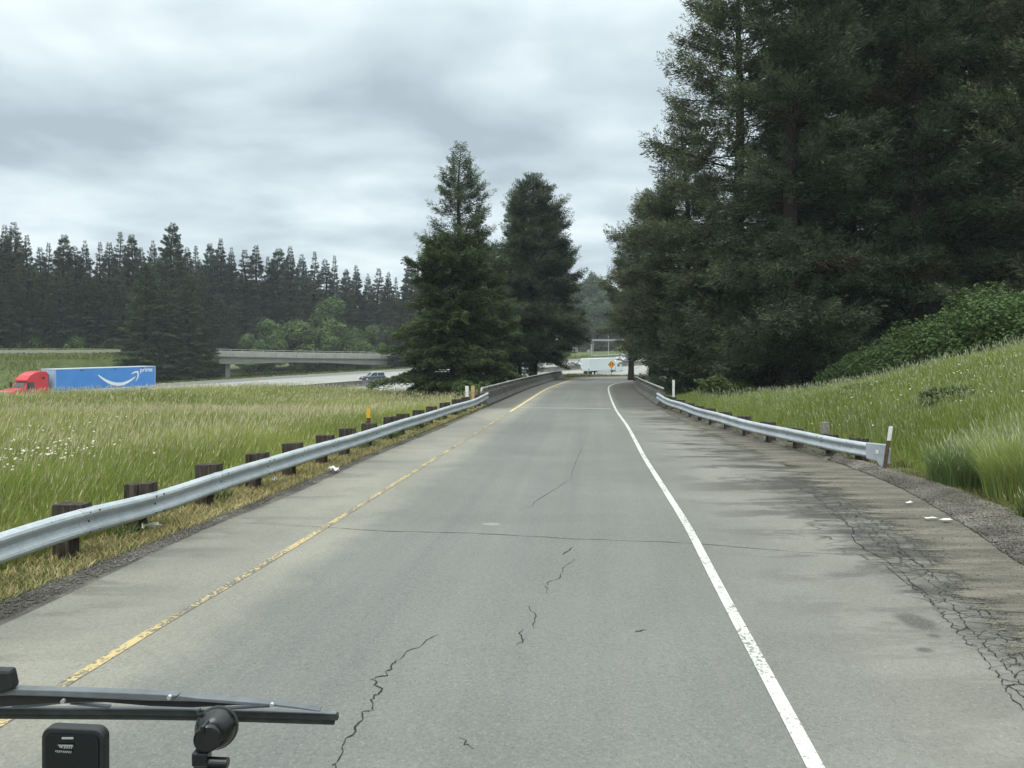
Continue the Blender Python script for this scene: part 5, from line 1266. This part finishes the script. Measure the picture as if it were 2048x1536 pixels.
# --- the big stand on the right
big = [conifer('giant_a', 30, 6.2, .07, 250, 1.0, 21, .55, .36, .25, .036, OLIVE, .08, gap=.28, bough=2.1, bsize=1.3),
       conifer('giant_b', 31, 5.6, .05, 250, 1.0, 22, .60, .42, .25, .036, GREEN_B, .10, gap=.28, bough=2.1, bsize=1.3),
       conifer('giant_c', 28, 6.6, .04, 250, 1.0, 23, .50, .32, .25, .036, OLIVE, .14, gap=.26, bough=2.1, bsize=1.35)]
for px, Y, k, scl, rz, lab in (
        (1478, 47, 0, 1.0, .3, 'big rough conifer whose left branches stick out highest against the sky'),
        (1585, 41, 1, .98, 1.9, 'big dark conifer standing on the bank edge left of the leafy bushes'),
        (1700, 47, 2, 1.02, 4.1, 'brownish big conifer rising behind the gap between bank and bushes'),
        (1830, 42, 1, 1.05, 5.2, 'towering dark conifer right above the leafy bushes'),
        (1960, 46, 0, 1.05, 2.4, 'towering conifer second from the right edge behind the leafy bushes'),
        (2090, 41, 2, 1.05, .9, 'towering conifer at the right edge of the photo'),
        (1640, 58, 0, 1.1, 5.9, 'conifer farther back filling the middle of the right stand'),
        (1780, 60, 2, 1.15, 2.9, 'conifer farther back behind the brownish big conifer'),
        (1915, 58, 1, 1.15, 1.2, 'conifer farther back behind the two towering conifers'),
        (2040, 60, 0, 1.15, 4.6, 'conifer farther back near the right edge of the photo'),
        (2240, 50, 1, 1.0, .2, 'conifer just past the right edge with branches reaching into the photo')):
    x, y, z = spot(px, Y); plant(big[k], 'conifer_tree', lab, 'tree', x, y, z - .2, (scl,) * 3, rz)
x, y, z = spot(1307, 66)
pr = conifer('edge_fir', tall(1300, 380, 66, z), 4.3, .16, 190, 1.0, 31, .55, .32, .26, .038, OLIVE, .16, trunk_r=.42, gap=.16, bough=2.1, bsize=1.2)
plant(pr, 'conifer_tree', 'dark conifer with bare trunk just behind the far end of the right barrier', 'tree', x, y, z, rz=.6)
x, y, z = spot(1372, 56)
pr = conifer('leaning_fir', tall(1372, 215, 56, z), 4.4, .10, 220, 1.0, 32, .60, .36, .25, .037, OLIVE, .18, gap=.25, bough=2.1, bsize=1.25)
plant(pr, 'conifer_tree', 'brown tinged conifer left of the rough conifer, stepping down the skyline', 'tree', x, y, z, rz=2.2)
x, y, z = spot(1262, 82)
pr = conifer('far_edge_fir', tall(1262, 452, 82, z), 3.3, .22, 130, 1.0, 33, .55, .26, .26, .036, OLIVE, .15, gap=.1, lift=.3, bough=1.4, bsize=1.1)
plant(pr, 'conifer_tree', 'leftmost conifer of the right stand with a long branch pointing left', 'tree', x, y, z, rz=.2)
low = conifer('low_skirt', 9.5, 4.2, .03, 160, 1.0, 34, .45, .32, .24, .036, GREEN_B, .10, bough=1.4)
for px, Y, sc1, rz, lab in ((1430, 50, 1.0, .5, 'low dark conifer skirt under the rough conifer by the right guard rail'), (1545, 44, 1.0, 2.2, 'low dark conifer with drooping branches at the top of the bank'),
                            (1665, 45, .85, 4.0, 'small dark conifer beside the left end of the leafy bushes'), (1350, 62, .9, 3.0, 'low conifer between the two bare trunks right of the barrier'), (1590, 58, 1.1, 1.0, 'low conifer deep inside the right stand'), (1480, 66, 1.1, 5.0, 'low conifer deep behind the rough conifer')):
    x, y, z = spot(px, Y); plant(low, 'conifer_tree', lab, 'tree', x, y, z - .1, (sc1,) * 3, rz)
# light green broadleaf saplings below
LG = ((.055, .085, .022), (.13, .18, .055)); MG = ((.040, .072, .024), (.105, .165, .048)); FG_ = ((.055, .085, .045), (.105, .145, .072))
sap = broadleaf('sapling', 6.2, 1.8, 5200, .10, LG, 41, .25, 18)
x, y, z = spot(1338, 60); plant(sap, 'leafy_tree', 'light green leafy sapling hanging between the bare trunks by the right barrier', 'tree', x, y, z)
x, y, z = spot(1385, 52); plant(sap, 'leafy_tree', 'light green sapling in the shade right of the white marker post', 'tree', x, y, z, (.6, .6, .55), 2.0)
# bushes along the top of the bank
bush = [broadleaf('bush_a', 3.6, 3.0, 30000, .085, MG, 42, .08, 44, .8), broadleaf('bush_b', 3.2, 2.6, 25000, .082, ((.034, .064, .024), (.098, .155, .048)), 43, .08, 24, .8)]
for px, Y, k, sc1, rz, lab in ((1775, 34.0, 1, .72, .4, 'leafy green bush at the left end of the hedge on the bank'), (1848, 33.5, 0, .88, 2.0, 'tall leafy green bush second from the left on the bank'),
                               (1935, 32.5, 1, 1.05, 4.0, 'leafy green bush on the bank below the brown branches'), (2020, 31.0, 0, 1.05, 1.0, 'bright leafy bush at the right edge on top of the bank'),
                               (2120, 31, 1, 1.1, 5.0, 'leafy bush running out of the right edge of the photo'), (1715, 36, 1, .7, 3.0, 'small leafy bush left of the hedge under the dark conifer')):
    x, y, z = spot(px, Y); plant(bush[k], 'leafy_bush', lab, 'bush', x, y, z - .15, (sc1, sc1, sc1 * .84), rz)
sb = broadleaf('low_bush', 1.5, 1.25, 3800, .085, LG, 44, .08, 16, .8)
for px, Y, sc1, lab in ((1438, 40, 1.1, 'low light green bush behind the right guard rail by the barrier'), (1480, 41, .9, 'low bush right of the light green one at the foot of the bank'), (1905, 19.5, .75, 'small weedy clump in the daisies on the right bank'), (1735, 25, .7, 'small leafy clump left of the daisies on the right bank')):
    x, y, z = spot(px, Y); plant(sb, 'low_bush', lab, 'bush', x, y, z - .1, (sc1, sc1, sc1 * (.8 if Y > 30 else .5)), px)
sb2 = broadleaf('barrier_bush', 2.0, 1.3, 3500, .10, LG, 45, .1, 16, .8)
x, y, z = spot(948, 46); plant(sb2, 'low_bush', 'low green bush behind the start of the left barrier', 'bush', x, y, z - .3)

# --- forest beyond the freeway on the left
fp = [conifer('forest_a', 28, 5.4, .06, 330, 1.0, 51, .90, .45, .36, .075, GREEN_B, gap=.0, rag=.35), conifer('forest_b', 28, 4.7, .08, 300, 1.0, 52, 1.0, .42, .36, .075, OLIVE, .2, gap=.04, rag=.5),
      conifer('forest_c', 28, 5.2, .12, 290, 1.0, 53, .95, .45, .36, .075, GREEN_B, gap=.08, lift=.2, rag=.7), conifer('forest_d', 28, 6.0, .03, 340, 1.0, 54, .80, .42, .36, .075, GREEN_A, gap=.0, rag=.4)]
tops = [(-60, 450), (-25, 470), (10, 447), (28, 441), (54, 466), (80, 492), (97, 482), (128, 466), (150, 490), (170, 478), (200, 480), (219, 482), (240, 460), (264, 466), (282, 492), (306, 478), (345, 442), (374, 492), (392, 488), (420, 484), (441, 474), (463, 492), (490, 496), (512, 488), (536, 510), (557, 494), (580, 490), (604, 506), (629, 500), (650, 516), (669, 508), (692, 536), (712, 528), (736, 545), (757, 534), (777, 542), (792, 552), (822, 518), (848, 540), (880, 545), (910, 560)]
g_ = np.random.default_rng(77)
for k, (px, py) in enumerate(tops):
    v = 66 + 10 * g_.random() + (10 if k % 3 == 0 else 0); s = s_at(px, v, -150, 200); x, y, _ = fw(s, v); x, y = float(x), float(y); z = max(gz(x, y), -1.5)
    hh_ = H - (py - HZ) / F * y - z; w_ = hh_ / 28 * (.85 + .6 * g_.random() ** 1.5)
    plant(fp[[1, 3, 0, 2, 1, 0][k % 6]] if k != 16 else fp[3], 'conifer_tree', 'dark pointed conifer forming the skyline of the forest beyond the freeway', 'tree', x, y, z, (w_, w_, hh_ / 28), g_.random() * 6.28, 'skyline conifers of the left forest')
sk_x, sk_y = [t[0] for t in tops], [t[1] for t in tops]
for k in range(64):
    px = -75 + 15.6 * k + 8 * g_.random(); v = 74 + 12 * g_.random(); s = s_at(px, v, -150, 200); x, y, _ = fw(s, v); x, y = float(x), float(y); z = max(gz(x, y), -1.5)
    hh_ = H - (float(np.interp(px, sk_x, sk_y)) + 34 + 44 * g_.random() - HZ) / F * y - z; w_ = hh_ / 28 * (1.05 + .4 * g_.random())
    plant(fp[[2, 0, 3, 1][k % 4]], 'conifer_tree', 'dark conifer standing between the pointed skyline trees of the forest beyond the freeway', 'tree', x, y, z, (w_, w_, hh_ / 28), g_.random() * 6.28, 'middle conifers of the left forest')
for k in range(52):
    px = -70 + 18.5 * k + 8 * g_.random(); v = 57 + 6 * g_.random(); s = s_at(px, v, -150, 200); x, y, _ = fw(s, v); x, y = float(x), float(y); z = max(gz(x, y), -2.5)
    pt = np.interp(px, [0, 350, 700, 900], [530, 545, 590, 610]) + 60 * g_.random(); hh_ = H - (pt - HZ) / F * y - z; w_ = hh_ / 28 * (1.05 + .35 * g_.random())
    if 470 < px < 770: continue
    plant(fp[[0, 3, 2, 3][k % 4]], 'conifer_tree', 'lower dark conifer below the skyline in the forest beyond the freeway', 'tree', x, y, z, (w_, w_, hh_ / 28), g_.random() * 6.28, 'lower conifers of the left forest')
for px, py, v, wk, proto, lab in ((292, 520, 33.0, 1.25, 3, 'full dark conifer in front of the left end of the overpass'), (376, 545, 30.0, 1.15, 3, 'dark conifer standing before the overpass just left of its pier'),
                                  (332, 560, 31, 1.2, 0, 'dark conifer between the two in front of the overpass end'), (408, 640, 29.5, 1.5, 3, 'low dark conifer drooping over the overpass railing by the pier'), (800, 600, 34, 1.3, 0, 'conifer hiding the right end of the overpass')):
    s = s_at(px, v, -150, 200); x, y, _ = fw(s, v); x, y = float(x), float(y); z = gz(x, y); hh_ = H - (py - HZ) / F * y - z; w_ = hh_ / 28 * wk
    plant(fp[proto], 'conifer_tree', lab, 'tree', x, y, z - .2, (w_, w_, hh_ / 28), px * .1)
MAP = ((.060, .100, .030), (.15, .22, .065))
bt = [broadleaf('maple_a', 14, 5.0, 11000, .30, MAP, 61, .12, 30, .85), broadleaf('maple_b', 10, 5.2, 9000, .30, MAP, 62, .08, 26, .8)]
for px, py, v, wk, k, lab in ((672, 598, 62, 1.0, 0, 'tall rounded leafy tree at the forest edge above the overpass'), (600, 642, 58, 1.0, 1, 'round light green tree left of the tall rounded one above the overpass'), (532, 640, 60, .9, 0, 'pale leafy tree behind the railing above the middle of the overpass'),
                              (640, 655, 57, .9, 1, 'low leafy tree close behind the overpass railing'), (745, 650, 60, .75, 0, 'small leafy tree above the right end of the overpass'), (495, 668, 57, .7, 1, 'low leafy shrub tree above the pier of the overpass'),
                              (590, 712, 55, .8, 1, 'leafy shrub seen under the overpass right of the pier'), (650, 715, 54, .9, 1, 'leafy shrub seen under the middle of the overpass'), (712, 718, 54, .8, 1, 'leafy shrub seen under the right half of the overpass'), (535, 716, 55, .6, 1, 'small leafy shrub seen under the overpass close to the pier'),
                              (815, 690, 40, .7, 1, 'leafy shrub at the right abutment of the overpass'), (150, 672, 58, .8, 1, 'leafy shrub at the forest edge left of the grey sign back'), (225, 676, 58, .8, 1, 'leafy shrub at the forest edge right of the grey sign back'), (60, 668, 60, .9, 1, 'leafy shrub at the forest edge near the left border')):
    s = s_at(px, v, -150, 200); x, y, _ = fw(s, v); x, y = float(x), float(y); z = gz(x, y); hh_ = max(2.0, H - (py - HZ) / F * y - z); q = hh_ / (14 if k == 0 else 10)
    plant(bt[k], 'leafy_tree', lab, 'tree', x, y, z - .2, (max(q, .45) * wk * 1.15, max(q, .45) * wk * 1.15, q), px * .07)
# --- hazy trees far behind the gantry
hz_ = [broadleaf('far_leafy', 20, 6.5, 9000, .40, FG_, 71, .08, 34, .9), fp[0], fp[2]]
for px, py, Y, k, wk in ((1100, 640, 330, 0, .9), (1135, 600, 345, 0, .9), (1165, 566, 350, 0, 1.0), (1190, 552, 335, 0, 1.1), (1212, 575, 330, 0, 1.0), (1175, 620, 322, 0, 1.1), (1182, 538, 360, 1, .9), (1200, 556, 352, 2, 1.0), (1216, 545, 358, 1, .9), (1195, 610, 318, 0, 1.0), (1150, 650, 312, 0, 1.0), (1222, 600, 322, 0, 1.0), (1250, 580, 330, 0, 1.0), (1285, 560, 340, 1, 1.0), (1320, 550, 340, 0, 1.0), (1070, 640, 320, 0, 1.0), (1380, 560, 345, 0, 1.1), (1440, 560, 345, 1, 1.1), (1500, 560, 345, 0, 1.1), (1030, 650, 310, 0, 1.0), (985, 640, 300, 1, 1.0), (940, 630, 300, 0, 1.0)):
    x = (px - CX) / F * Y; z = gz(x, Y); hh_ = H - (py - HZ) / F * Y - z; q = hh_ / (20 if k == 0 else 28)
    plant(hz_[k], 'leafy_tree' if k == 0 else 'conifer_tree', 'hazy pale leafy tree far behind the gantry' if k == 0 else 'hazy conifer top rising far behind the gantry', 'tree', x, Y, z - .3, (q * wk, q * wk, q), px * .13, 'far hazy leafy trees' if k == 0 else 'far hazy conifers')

# ------------------------------------------------------------------ grass
def blades(name, X, Y, hgt, wid, cols, seed, lean=0.35, heads=0.0, headcol=(.30, .27, .14), wind=(.14, .06), zo=0.0, kind='stuff'):
    g = np.random.default_rng(seed); n = len(X); Z = ground(X, Y) + zo - .02
    a = g.random(n) * 6.28; ln = lean * (.3 + g.random(n)) ; dx = np.cos(a) * ln + wind[0] * (.4 + .8 * g.random(n)); dy = np.sin(a) * ln + wind[1]
    wa = g.random(n) * 3.14; wx, wy = np.cos(wa) * wid / 2, np.sin(wa) * wid / 2
    P = np.stack([X, Y, Z], -1)
    def row(t, k, f): 
        q = P + np.stack([dx * hgt * f, dy * hgt * f, hgt * t], -1); o = np.stack([wx * k, wy * k, 0 * wx], -1); return q - o, q + o
    b0, b1 = row(0, 1, 0); m0, m1 = row(.52, .9, .24); t0, t1 = row(1.0 - .10, .0, 1.0)
    V = np.stack([b0, b1, m0, m1, t0], 1).reshape(-1, 3)
    i = np.arange(n)[:, None] * 5
    C = np.repeat(cols, 5, axis=0); fs = [i + np.array([[0, 1, 3, 2]]), i + np.array([[2, 3, 4]])]
    hm = g.random(n) < heads
    if hm.any():
        q0 = np.stack([X + dx * hgt * .98, Y + dy * hgt * .98, Z + hgt * .90], -1)[hm]; hl = (hgt * (.10 + .12 * g.random(n)))[hm]; d = np.stack([dx, dy, 0 * dx + .75], -1)[hm]; d /= np.linalg.norm(d, axis=1, keepdims=True)
        sw = np.stack([wx, wy, 0 * wx], -1)[hm] * 1.5
        HV = np.stack([q0 - d * hl[:, None] * .3, q0 + sw + d * hl[:, None] * .3, q0 + d * hl[:, None], q0 - sw + d * hl[:, None] * .3], 1).reshape(-1, 3)
        k = len(q0); fs.append(5 * n + np.arange(4 * k).reshape(k, 4)); V = np.concatenate([V, HV])
        hc = np.array(headcol) * (.6 + .7 * g.random((k, 1))); C = np.concatenate([C, np.repeat(hc, 4, axis=0)])
    o = link(name, np_mesh(name, V, fs, M['blade'], C)); tag(o, kind=kind); return o
def gcol(X, Y, n, seed, a=(.172, .228, .038), b=(.325, .378, .084), dry=(.45, .43, .23), pd=.12, patch=.16):
    g = np.random.default_rng(seed); f = np.clip(fbm(X, Y, patch) * 1.6 - .3 + .35 * (g.random(n) - .5), 0, 1)[:, None]
    c = np.array(a) * (1 - f) + np.array(b) * f
    d = (g.random(n) < pd * (0.4 + 1.6 * vnoise(X + 9, Y, .3)))[:, None]; c = np.where(d, np.array(dry) * (.6 + .6 * g.random((n, 1))), c)
    return c * (.72 + .56 * g.random((n, 1)))
def scatter(n, y0, y1, xa, xb, pw, seed):
    """points with density falling with distance; xa, xb give the side limits at a depth"""
    g = np.random.default_rng(seed); u = g.random(n); Y = (y0 ** pw + (y1 ** pw - y0 ** pw) * u) ** (1 / pw)
    a, b = xa(Y), xb(Y); return a + (b - a) * g.random(n), Y, g
railx = lambda Y: -5.35 + .133 * (Y - 7.52)
X, Y, g = scatter(430000, 4.5, 62, lambda Y: -.70 * Y - 2.5, lambda Y: np.where(Y < 37, railx(Y) - .28, -1.9 + .12 * (Y - 37)), 1.0, 101)
n = len(X); edge = np.clip((railx(Y) - X) / 2.2, .45, 1)
hgt = (.50 + .55 * g.random(n)) * edge * (.75 + .5 * vnoise(X, Y, .35)); wid = .0055 + .00042 * Y
hgt *= .92; c = gcol(X, Y, n, 5)
blades('tall_grass', X, Y, hgt, wid, c, 6, .26, .06, (.44, .41, .22))
# seed-bearing stalks stand above the rest towards the crest
X, Y, g = scatter(26000, 14, 64, lambda Y: -.70 * Y - 2, lambda Y: np.where(Y < 37, railx(Y) - 1.5, -2.6 + .12 * (Y - 37)), 1.15, 111)
n = len(X); blades('seed_grass', X, Y, .66 + .36 * g.random(n), .004 + .0003 * Y, np.array((.35, .37, .13)) * (.6 + .6 * g.random((n, 1))), 7, .22, 1.0, (.52, .47, .29), (.20, .1))
# dry trodden strip under the left rail
X, Y, g = scatter(60000, 4, 37, lambda Y: railx(Y) - .45, lambda Y: railx(Y) + np.interp(Y, [4, 8, 12, 20, 37], [.62, .58, .62, .45, .16]), 1.0, 121)
n = len(X); blades('dry_grass', X, Y, .035 + .085 * g.random(n) ** 1.6, .006 + .0007 * Y, gcol(X, Y, n, 8, (.36, .295, .135), (.52, .44, .225), (.16, .21, .06), .2, .5), 9, .9, 0, wind=(.1, .1), zo=.035)
# low weeds along the rail foot
X, Y, g = scatter(9000, 4, 34, lambda Y: railx(Y) - .55, lambda Y: railx(Y) + .12, 1.0, 122); k = vnoise(X * 1.3, Y * 1.3, 1.0) > .60
X, Y = X[k], Y[k]; n = len(X); g = np.random.default_rng(3); blades('weeds', X, Y, .10 + .16 * g.random(n), .016 + .0006 * Y, gcol(X, Y, n, 10, (.07, .11, .03), (.13, .19, .06)), 11, .6, 0, zo=.03)
# right bank
bx = lambda Y: np.interp(Y, *XB)
X, Y, g = scatter(400000, 4.5, 46, lambda Y: bx(Y) + .25, lambda Y: np.maximum(.70 * Y + 2.0, bx(Y) + 6), 1.0, 131)
n = len(X); edge = np.clip((X - bx(Y)) / 1.6, .30, 1)
hgt = (.26 + .34 * g.random(n)) * edge * (.7 + .6 * vnoise(X, Y, .4)); hgt *= 1 + .25 * sm(8, 4, abs(Y - 12)) * sm(2, 0.5, abs(X - bx(Y) - 1.6))
blades('bank_grass', X, Y, hgt, .0052 + .00042 * Y, gcol(X, Y, n, 12, (.175, .242, .040), (.325, .395, .095), (.45, .45, .24), .11), 13, .28, .03, (.36, .38, .20), (-.12, -.1))
X, Y, g = scatter(9000, 9, 42, lambda Y: bx(Y) + .8, lambda Y: np.maximum(.70 * Y + 2, bx(Y) + 6), 1.1, 132)
n = len(X); blades('seed_grass', X, Y, .48 + .30 * g.random(n), .004 + .0003 * Y, np.array((.33, .37, .16)) * (.6 + .6 * g.random((n, 1))), 14, .22, 1.0, (.44, .45, .30), (-.15, -.05))
# rank tussocks at the right edge
gt = np.random.default_rng(15)
for cx_, cy_, rr_, hh_, nn_, lab, a_, b_ in ((8.25, 11.9, .62, 1.15, 10000, 'tall arching grass tussock with brown base at the right edge', (.17, .25, .05), (.33, .41, .12)), (8.05, 13.3, .55, .90, 6500, 'dark green grass tussock behind the arching one on the right', (.08, .155, .045), (.16, .25, .085)),
                                     (7.45, 10.3, .40, .55, 3000, 'dense low dark tussock at the bottom of the right bank', (.045, .095, .02), (.10, .17, .045)), (9.1, 13.8, .7, 1.0, 7000, 'pale feathery grass tussock on the right bank above the dark one', (.20, .27, .08), (.37, .43, .17)), (9.3, 12.3, .65, 1.05, 7000, 'green grass tussock running out of the right edge', (.15, .22, .055), (.28, .34, .10))):
    a = gt.random(nn_) * 6.28; q = gt.random(nn_) ** .6; X = cx_ + np.cos(a) * q * rr_; Y = cy_ + np.sin(a) * q * rr_
    o = blades('grass_tussock', X, Y, hh_ * (.55 + .55 * gt.random(nn_)), np.full(nn_, .009), gcol(X, Y, nn_, 16, a_, b_, (.34, .27, .12), .07), int(cx_ * 100), .42, .05, (.44, .44, .28), (-.04, -.08)); o['kind'] = 'thing'; tag(o, lab, 'grass tussock')
X, Y, g = scatter(14000, 8, 15, lambda Y: bx(Y) - .45, lambda Y: bx(Y) + .55, 1.0, 141); n = len(X)
blades('dry_grass', X, Y, .05 + .16 * g.random(n), np.full(n, .009), gcol(X, Y, n, 17, (.20, .17, .075), (.32, .27, .13), (.12, .17, .04), .3, .5), 18, .8, 0, wind=(-.2, -.1), zo=.03)
X, Y, g = scatter(9000, 16, 36, lambda Y: np.interp(Y, [16, 24, 36], [7.3, 6.95, 7.2]), lambda Y: bx(Y) + .5, 1.0, 142); n = len(X)
blades('dry_grass', X, Y, .05 + .2 * g.random(n), .01 + .0005 * Y, gcol(X, Y, n, 19, (.20, .17, .075), (.32, .27, .13), (.10, .15, .03), .35, .5), 20, .8, 0, wind=(-.2, -.1), zo=.02)
# gore between ramp and freeway, and the slopes beyond the freeway
def polyband(n, A, B, seed):
    g = np.random.default_rng(seed); A = densify(plan(A)); B = densify(plan(B)); t = g.random(n) * (len(A) - 1.001); i = t.astype(int); f = (t - i)[:, None]
    a = A[i] * (1 - f) + A[i + 1] * f; b = B[i] * (1 - f) + B[i + 1] * f; p = a + (b - a) * g.random((n, 1)) ** 1.6; return p[:, 0], p[:, 1], g
X, Y, g = polyband(26000, [(7.2, 92.6), (9.3, 98.0), (16.5, 102), (29, 105), (44, 107.6)], [(4, 118), (10, 122), (20, 126), (34, 124), (50, 122)], 151); n = len(X)
blades('gore_grass', X, Y, .22 + .36 * g.random(n), np.full(n, .085), gcol(X, Y, n, 21, (.10, .15, .03), (.20, .23, .05), (.34, .28, .10), .30), 22, .35, .1)
def fband(n, v0, v1, s0, s1, seed):
    g = np.random.default_rng(seed); s = s0 + (s1 - s0) * g.random(n); v = v0 + (v1 - v0) * g.random(n) ** 1.3; x, y, _ = fw(s, v); return x, y, g
X, Y, g = fband(52000, 19.8, 56, -45, 175, 161); n = len(X)
k = ~((sv(X, Y)[0] < sL + 2) & (sv(X, Y)[1] > VB0 - 3) & (sv(X, Y)[1] < VB1 + 2)); X, Y = X[k], Y[k]; n = len(X); g = np.random.default_rng(4)
blades('far_grass', X, Y, .22 + .33 * g.random(n), np.full(n, .16), gcol(X, Y, n, 23, (.085, .125, .028), (.165, .20, .05), (.28, .24, .10), .14, .05), 24, .35, 0)
g = np.random.default_rng(25); n = 16000; s = -110 + (sL + 104) * g.random(n); v = np.where(g.random(n) < .62, VB0 - 9 + 8.6 * g.random(n), VB1 + 7 * g.random(n)); X, Y, _ = fw(s, v); tz = np.where(v < VB0, zdeck(s) - .38 * np.clip((VB0 - v) / 3, 0, 1) - .1 * np.clip(VB0 - 3 - v, 0, 9), zdeck(s, VB1))
blades('roadside_grass', X, Y, .25 + .4 * g.random(n), np.full(n, .16), gcol(X, Y, n, 26, (.085, .125, .028), (.165, .20, .05), (.28, .24, .10), .10, .05), 27, .35, 0, zo=np.maximum(tz - ground(X, Y), 0) - .05)
# daisies
def daisies(name, clusters, seed):
    g = np.random.default_rng(seed); V = []; Fq = []; C = []
    for (px, py, Y, sx, sy, k, hh_) in clusters:
        for _ in range(k):
            qy = Y + g.standard_normal() * sy; x = (px - CX) / F * Y + g.standard_normal() * sx; z = gz(x, qy); h = hh_ * (.8 + .35 * g.random()); r = .021 * (.7 + .6 * g.random())
            t = np.array([g.standard_normal() * .35, -.45 + g.standard_normal() * .3, 1.0]); t /= np.linalg.norm(t); a = np.cross(t, (1, 0, .2)); a /= np.linalg.norm(a); b = np.cross(t, a); c = np.array([x, qy, z + h])
            i = len(V); 
            for q in range(8): V.append(c + (a * math.cos(q * .785) + b * math.sin(q * .785)) * r * (1 if q % 2 else .8)); C.append((.72, .73, .70))
            Fq.append(tuple(i + q for q in range(8)))
            i = len(V)
            for q in range(8): V.append(c + t * .004 + (a * math.cos(q * .785) + b * math.sin(q * .785)) * r * .32); C.append((.55, .38, .03))
            Fq.append(tuple(i + q for q in range(8)))
    o = link(name, np_mesh(name, np.array(V), [np.array(Fq)], M['blade'], np.array(C))); tag(o, kind='stuff'); return o
daisies('daisies', [(45, 925, 12.6, .55, .75, 62, .80), (95, 905, 13.6, .5, .7, 34, .8), (75, 860, 16, .6, .8, 18, .85), (140, 845, 18, .5, .8, 14, .85), (165, 835, 19.5, .3, .5, 8, .85), (110, 880, 14.5, .9, 1.0, 16, .8), (300, 830, 20, .3, .3, 2, .85)], 5)
daisies('daisies', [(1800, 790, 22, 1.2, 1.2, 30, .5), (1900, 800, 20.5, 1.4, 1.2, 32, .5), (2000, 765, 21, 1.0, 1.2, 22, .5), (1960, 820, 18.5, 1.2, 1.0, 24, .5), (1700, 810, 24, 1.2, 1.2, 12, .5), (1830, 720, 28, 2.5, 2, 14, .5)], 6)

# ------------------------------------------------------------------ litter
def scrap(px, py, w_, l_, label, rz, dz=.03, crumple=.006):
    p = onp(px, py); g = np.random.default_rng(px); root_z = GR * p[1] + dz
    n = 5; xs = np.linspace(-w_ / 2, w_ / 2, n); ys = np.linspace(-l_ / 2, l_ / 2, n); V = [(x + g.normal() * .1 * w_, y + g.normal() * .1 * l_, abs(g.normal()) * crumple) for y in ys for x in xs]
    m = MB().add(V, [(j * n + i, j * n + i + 1, (j + 1) * n + i + 1, (j + 1) * n + i) for j in range(n - 1) for i in range(n - 1)])
    o = m.build('paper_scrap', M['paper'], None); o.location = (p[0], p[1], root_z); o.rotation_euler = (0, 0, rz); s = o.modifiers.new('solid', 'SOLIDIFY'); s.thickness = .003
    tag(o, label, 'litter'); return o
scrap(668, 945, .20, .12, 'crumpled white cup scrap on the dry grass by the left shoulder', .6, .03, .05)
scrap(1893, 1046, .16, .07, 'larger white paper scrap on the dirt at the right shoulder', .2, .05)
scrap(1862, 1043, .15, .04, 'thin white strip left of the larger scrap on the right shoulder', .1, .05)
scrap(1817, 1011, .12, .04, 'small pale scrap on the dirt below the rusty post', .4, .05)
scrap(302, 1064, .22, .08, 'pale broken strip lying at the foot of a left rail post', .5, .06, .03)
scrap(286, 1052, .10, .07, 'small white crumpled bit behind the left rail post', 1.0, .07, .04)
scrap(548, 968, .09, .07, 'pale flat stone-like scrap beside a timber post of the left rail', .3, .05, .05)
scrap(1568, 880, .35, .12, 'white plastic scrap under the middle of the right guard rail', .3, .07, .05)

# ------------------------------------------------------------------ haze
hm = bpy.data.materials.new('haze'); hm.use_nodes = True; hn = hm.node_tree.nodes; hn.remove(hn['Principled BSDF'])
pv = hn.new('ShaderNodeVolumePrincipled'); pv.inputs['Color'].default_value = (.86, .94, 1.0, 1); pv.inputs['Density'].default_value = HAZE = 0.00030; pv.inputs['Anisotropy'].default_value = 0.0
hm.node_tree.links.new(pv.outputs[0], hn['Material Output'].inputs['Volume'])
m = MB(); m.box((20, 170, 16), (900, 560, 62)); hb = m.build('haze', hm); tag(hb, kind='stuff')
